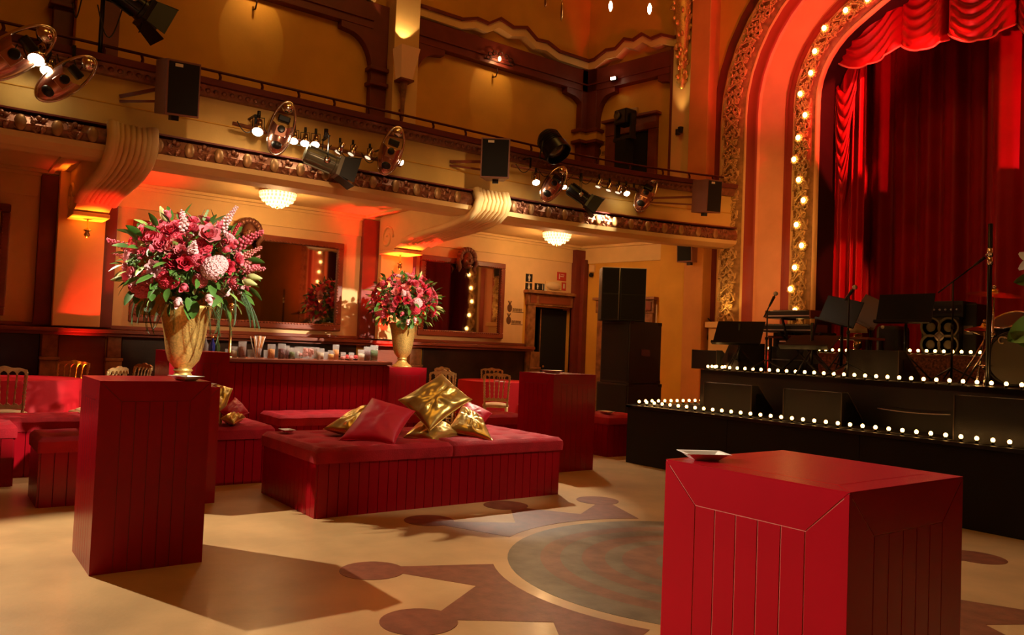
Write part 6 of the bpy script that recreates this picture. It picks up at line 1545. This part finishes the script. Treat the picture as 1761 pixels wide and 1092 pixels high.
def mic_stand(px, Y, pyh, label, boom=None, lean=0.):
    p = on_stage(px, Y); hd = on_y(*pyh, Y)-p; t = thing('microphone_stand', label, 'microphone', p)
    top = Vector((hd.x*.0, 0, hd.z-.05)) if boom is None else Vector((0, 0, on_y(*boom, Y).z-p.z))
    MB().tube([(0, 0, .02), (0, 0, top.z*.55)], .013, 8).tube([(0, 0, top.z*.5), top], .009, 8).build('pole', black_gloss, t, smooth=True)
    if boom: 
        d = (hd-top); MB().tube([top-d*.45, top+d*.9], .008, 8).build('boom_arm', black_gloss, t, smooth=True)
    else: d = Vector((hd.x+.07, 0, .045)); d = hd-top
    e = hd-d.normalized()*.12 if boom else top
    dn_ = (hd-e).normalized() if (hd-e).length > .01 else Vector((1, 0, .5)).normalized()
    MB().tube([hd-dn_*.17, hd-dn_*.04], [.012, .018], 10).build('microphone_body', black_gloss, t, smooth=True); MB().ball(hd, .026, 12, 8).build('microphone_head', steel, t, smooth=True)
    MB().tube([(0, 0, top.z*.53), (0, 0, top.z*.57)], .02, 8).build('clutch', black_gloss, t, smooth=True)
    for k in range(3):
        a = k*2*PI/3+.2; MB().tube([(0, 0, .16), (.30*math.cos(a), .30*math.sin(a), .01)], .009, 6).build('leg', black_gloss, t, smooth=True)
mic_stand(1318, 8.1, (1334, 505), 'leaning boom microphone stand left of the keyboards', (1320, 533))
mic_stand(1458, 7.85, (1470, 494), 'straight microphone stand rising in front of the tilted music stand', (1461, 507))
mic_stand(1637, 9.0, (1700, 438), 'tall boom microphone stand reaching towards the cymbals', (1635, 484))
# keyboards on crossed stand
Yk = 8.9
def keyboard(pl, pr_, z, label, depth=.28, Y=Yk, h=.09):
    a, b = on_y(pl, 550, Y), on_y(pr_, 550, Y); w_ = b.x-a.x; t = thing('keyboard', label, 'keyboard', ((a.x+b.x)/2, Y, z))
    MB().box((-w_/2, -depth/2, 0), (w_/2, depth/2, h)).build('case', black_gloss, t, bevel=.01)
    MB().box((-w_/2+.04, -depth/2+.02, h), (w_/2-.1, -depth/2+.13, h+.008)).build('white_keys', white, t)
    n = int(w_/.032); mb = MB()
    for k in range(n): 
        if k % 7 not in (2, 6): mb.box((-w_/2+.055+k*.026, -depth/2+.06, h+.008), (-w_/2+.068+k*.026, -depth/2+.13, h+.018))
    mb.build('black_keys', black, t)
    MB().box((-w_/2+.02, -depth/2-.003, h*.25), (w_/2-.02, -depth/2, h*.4)).build('edge_strip', steel, t)
    for s_ in (-1, 1): MB().box((s_*w_/2-.02, -depth/2-.004, 0), (s_*w_/2+.004, depth/2, h+.01)).build('end_cheek', redwood, t, bevel=.005)
    return t, w_
zz1 = py_z(1365, 548, Yk); zz2 = py_z(1350, 572, Yk)
keyboard(1328, 1404, zz1, 'upper shorter keyboard on the crossed stand', .25); keyboard(1302, 1412, zz2, 'lower long keyboard on the crossed stand')
a, b = on_y(1312, 600, Yk), on_y(1484, 600, Yk); t = thing('keyboard_table', 'dark folding table frame behind the keyboards', 'stand', ((a.x+b.x)/2, Yk+.30, STU)); w_ = b.x-a.x; ht = py_z(1400, 578, Yk)-STU
MB().box((-w_/2, -.2, ht-.03), (w_/2, .2, ht)).build('tabletop', redwood, t, bevel=.005)
for s_ in (-1, 1):
    for yy in (-.17, .17): MB().box((s_*(w_/2-.02)-.015, yy-.015, 0), (s_*(w_/2-.02)+.015, yy+.015, ht-.03)).build('leg', black_gloss, t)
a = on_y(1368, 600, Yk-.25); t = thing('crossed_keyboard_stand', 'double crossed black keyboard stand', 'stand', (a.x, Yk-.02, STU)); hz = zz2-STU; hz1 = zz1-STU
for s_ in (-1, 1):
    MB().bar((s_*.30, -.15, 0), (-s_*.30, -.15, hz), .035, .02).bar((s_*.30, .13, 0), (-s_*.30, .13, hz), .035, .02).bar((s_*.30, -.17, 0), (s_*.30, .16, 0), .03).bar((-s_*.30, -.14, hz-.015), (-s_*.30, .14, hz-.015), .03).build('cross_bar', black_gloss, t)
    MB().bar((s_*.16, -.16, hz*.8), (s_*.25, -.16, hz1), .03, .02).bar((s_*.25, -.16, hz1-.01), (s_*.25, .12, hz1-.01), .025).build('upper_arm', black_gloss, t)
a = on_y(1338, 600, Yk); t = thing('amplifier', 'black amplifier with small lit controls under the keyboards', 'amplifier', (a.x, Yk+.35, STU+.34)); MB().box((-.22, -.15, 0), (.22, .15, .22)).build('case', black, t, bevel=.008)
MB().box((-.12, -.153, .06), (.16, -.15, .075)).box((-.1, -.153, .14), (.12, -.15, .15)).build('control_strip', steel, t); MB().ball((.19, -.155, .07), .008, 6, 4).build('pilot_light', mat('red_pilot', (1, .1, .1), .4, emit=(1, .1, .1), strength=8), t)
tt = thing('flight_case', 'black case standing under the amplifier', 'case', (a.x, Yk+.35, STU)); MB().box((-.25, -.18, 0), (.25, .18, .34)).build('case', black_box, tt, bevel=.01); MB().box((-.25, -.184, .16), (.25, -.18, .175)).build('edge_strip', steel, tt)
# riser with red brocade front and bulbs on it
rug = mat('red_brown_brocade', (.28, .08, .04), .6, var=.7, vscale=38, bump=.5, bscale=60)
def riser(px0, px1, pyt, Y, depth, label, base=STU, nb=0, blabel=''):
    a, b = on_y(px0, pyt, Y), on_y(px1, pyt, Y); w_ = b.x-a.x; h = (a.z+b.z)/2-base; t = thing('stage_riser', label, 'riser', ((a.x+b.x)/2, Y+depth/2, base)); MB().box((-w_/2, -depth/2, 0), (w_/2, depth/2, h)).build('box', black, t, bevel=.005)
    MB().box((-w_/2+.01, -depth/2-.01, .0), (w_/2-.01, -depth/2, h-.03)).build('brocade_front', rug, t); MB().box((-w_/2, -depth/2-.014, h-.03), (w_/2, -depth/2, h+.003)).build('front_edge', redwood, t, bevel=.003)
    if nb: string(blabel, (a.x+.05, Y+.03), (b.x-.05, Y+.03), nb, base+h)
    return base+h
hr = riser(1300, 1478, 606, 9.75, .8, 'brocade fronted riser behind the keyboards', nb=15, blabel='glowing bulb string on the riser behind the keyboards')
hb_ = riser(1548, 1700, 611, 9.2, 1.3, 'brocade fronted riser carrying the bass amplifier', nb=9, blabel='glowing bulb string on the riser under the bass amplifier')
point('riser_red_glow', (on_y(1306, 615, 9.6).x, 9.45, STU+.12), 5, (1, .03, .02), .03)
# bass cabinet
a, b = on_y(1584, 580, 9.5), on_y(1649, 580, 9.5); w_ = b.x-a.x; ht = py_z(1615, 546, 9.5)-hb_; t = thing('bass_cabinet', 'bass speaker cabinet with four round cones behind a grey grille', 'speaker', ((a.x+b.x)/2, 9.7, hb_+.001))
MB().box((-w_/2, -.2, 0), (w_/2, .2, ht)).build('cabinet', black_box, t, bevel=.01); MB().box((-w_/2+.025, -.206, .025), (w_/2-.025, -.2, ht-.025)).build('grille', mat('grey_perforated_grille', (.10, .085, .06), .4, metal=.4, bump=.6, bscale=300), t)
MYm = Matrix.Rotation(PI/2, 4, 'X')
for sx_ in (-1, 1):
    for sz in (.28, .74):
        MB().lathe([(.055, 0), (.095, -.0), (.115, .012), (.118, .012), (.118, .0)], 26, MYm, (sx_*w_*.235, -.207, ht*sz)).lathe([(0, .012), (.04, .006), (.055, 0)], 20, MYm, (sx_*w_*.235, -.207, ht*sz)).build('speaker_cone', mat('dark_cone', (.13, .105, .065), .5), t, smooth=True)
mb = MB().lathe([(.05, 0), (.056, .006), (.05, .008)], 20, MYm, (0, -.207, ht*.5)); 
for k in range(6): mb.ball((.03*math.cos(k*1.05), -.212, ht*.5+.03*math.sin(k*1.05)), (.012, .004, .012), 6, 4)
mb.build('round_emblem', steel, t, smooth=True)
t2 = thing('bass_amplifier', 'black amplifier head on top of the bass cabinet', 'amplifier', (t.location.x+.02, 9.7, hb_+ht+.002)); MB().box((-w_*.52, -.17, 0), (w_*.52, .17, .19)).build('case', black_box, t2, bevel=.01); MB().box((-w_*.46, -.175, .05), (w_*.46, -.17, .14)).build('panel', black_gloss, t2)
for k in range(6): MB().lathe([(.012, 0), (.012, .012), (0, .013)], 8, MYm, (-w_*.38+k*w_*.15, -.175, .09)).build('knob', steel, t2)
a, b = on_y(1651, 580, 9.6), on_y(1679, 580, 9.6); t = thing('flight_case', 'tall black case right of the bass cabinet', 'case', ((a.x+b.x)/2, 9.8, hb_+.001)); ww = b.x-a.x; MB().box((-ww/2, -.2, 0), (ww/2, .2, py_z(1665, 522, 9.6)-hb_)).build('case', black_box, t, bevel=.01); MB().box((-.05, -.206, .25), (.05, -.2, .35)).build('latch', steel, t)
# round stool and jug behind microphone
a = on_y(1475, 600, 9.3); t = thing('table_lamp', 'small cream shaded lamp glimmering behind the music stands', 'lamp', (a.x, 9.3, STU)); zl = py_z(1475, 556, 9.3)-STU
MB().lathe([(.10, 0), (.10, .015), (.015, .03), (.015, zl*.5), (.05, zl*.55), (.05, zl*.78), (.02, zl*.8)], 14).build('stem', brass, t, smooth=True); MB().lathe([(.11, zl*.82), (.10, zl*.92), (.05, zl)], 18).build('lamp_shade', mat('cream_shade', (.75, .6, .35), .5), t, smooth=True)
a = on_y(1528, 600, 9.6); t = thing('speaker_cabinet', 'small rounded black cabinet in front of the red curtain', 'speaker', (a.x, 9.7, STU)); MB().box((-.15, -.15, 0), (.15, .15, py_z(1528, 560, 9.6)-STU)).build('cabinet', black_box, t, bevel=.05); MB().ball((-.05, -.16, .62), .022, 8, 6).build('knob', white, t, smooth=True)
# ---------------- drum kit at the right edge
chrome_d = chrome
def drum(c, r, h, ax, label, name='drum', hd=mat('dark_drumhead', (.10, .085, .05), .45), shell=black_gloss, ns=8):
    t = thing(name, label, 'drum', c); t.rotation_euler = ax.to_track_quat('Z', 'Y').to_euler()
    MB().lathe([(r, -h/2), (r, h/2)], 40, cap=False).build('shell', shell, t, smooth=True); MB().lathe([(0, h/2+.006), (r*.97, h/2+.004)], 40, cap=False).build('drumhead', hd, t)
    MB().lathe([(0, -h/2), (r*.97, -h/2)], 40, cap=False).build('drumhead', hd, t)
    for s_ in (-1, 1): MB().tube([(r*1.03*math.cos(2*PI*k/40), r*1.03*math.sin(2*PI*k/40), s_*h/2) for k in range(40)], .014, 6, closed=True).build('hoop', chrome_d if name != 'bass_drum' else black_gloss, t, smooth=True)
    mb = MB()
    for k in range(ns): a = 2*PI*k/ns; mb.box((r, -.012, -.03), (r+.025, .012, .03), Matrix.Rotation(a, 4, 'Z')).tube([Vector((r*1.03*math.cos(a), r*1.03*math.sin(a), -h/2)), Vector((r*1.03*math.cos(a), r*1.03*math.sin(a), h/2))], .004, 5)
    mb.build('tension_rods', chrome_d, t); return t
Yd = 8.15
c = on_y(1764, 632, Yd); r0 = abs(on_y(1764, 588, Yd).z-c.z); c.z = STU+r0+.03
t = drum(c, r0, .40, Vector((-.12, -1, 0)), 'dark bass drum with a round emblem, cut by the right edge', 'bass_drum')
mb = MB(); 

mb.tube([(.10+.055*math.cos(2*PI*k/24), r0*.78+.055*math.sin(2*PI*k/24), .212) for k in range(24)], .010, 6, closed=True)
mb.tube([(.02, r0*.84, .212), (-.03, r0*.76, .212), (-.03, r0*.66, .212)], .007, 5).tube([(-.08, r0*.84, .212), (-.03, r0*.76, .212)], .007, 5).tube([(-.10+.03*math.cos(a/6*PI+.6), r0*.72+.03*math.sin(a/6*PI+.6), .212) for a in range(10)], .007, 5)
o = mb.build('faded_emblem', mat('faded_print', (.45, .35, .2), .5), t, smooth=True); o.rotation_euler = (0, 0, PI) if False else (0, 0, 0)
c = on_y(1742, 566, Yd+.1); drum(c, .15, .20, Vector((-.1, -.5, .8)), 'small rack tom above the bass drum', 'rack_tom', ns=6)
def cymbal(px, py, Y, r, tilt, label, low=STU, pair=False, pxb=None):
    c = on_y(px, py, Y); b = on_y(pxb or px, 640, Y); t = thing('cymbal_stand', label, 'cymbal', (b.x, Y, low)); H_ = c.z-low; off = c.x-b.x
    M = Matrix.Translation((off, 0, H_))@Matrix.Rotation(tilt, 4, 'Y')@Matrix.Rotation(.12, 4, 'X')
    cym = mat('brass_cymbal', (.85, .55, .15), .22, metal=1, bump=.05)
    MB().lathe([(r, -.02), (r*.6, .0), (r*.2, .012), (r*.16, .03), (.02, .045), (.02, .043), (r*.16, .026), (r*.2, .008), (r*.6, -.004)], 36, M, cap=False).build('cymbal', cym, t, smooth=True)
    if pair: MB().lathe([(r, .02-.05), (r*.6, -.05), (.02, -.08)], 36, M, cap=False).build('cymbal', cym, t, smooth=True)
    MB().tube([(0, 0, .25), (0, 0, H_*.55), (off, 0, H_+.07)], [.014, .012, .007], 8).build('pole', chrome_d, t, smooth=True); mb = MB().ball((0, 0, H_*.55), .028, 8, 6).ball((0, 0, H_*.32), .025, 8, 6).ball((off, 0, H_+.06), .018, 8, 5); mb.build('clamp', chrome_d, t, smooth=True)
    for k in range(3): a = k*2*PI/3+.7; MB().tube([(0, 0, .45), (.30*math.cos(a), .30*math.sin(a), .01)], .010, 6).tube([(0, 0, .2), (.18*math.cos(a), .18*math.sin(a), .19)], .007, 6).build('leg', chrome_d, t, smooth=True)
cymbal(1710, 504, 8.0, .235, .14, 'large brass ride cymbal tilted on a chrome stand', pxb=1706); cymbal(1693, 563, 8.25, .17, .03, 'hi-hat with two thin cymbals below the large cymbal', pair=True)
b = on_y(1699, 640, 7.62); t = thing('tall_pole', 'tall dark pole with two chrome joints at the front of the upper stage', 'pole', (b.x, 7.62, STU)); zt_ = py_z(1702, 385, 7.62)-STU
MB().tube([(0, 0, 0), (0, 0, zt_)], .020, 10).build('pole', black_gloss, t, smooth=True)
for py in (434, 449): z_ = py_z(1702, py, 7.62)-STU; MB().tube([(0, 0, z_-.035), (0, 0, z_+.035)], .026, 10).build('chrome_joint', chrome, t, smooth=True)
MB().lathe([(.16, 0), (.16, .012), (.02, .02)], 20).build('base', black_gloss, t)
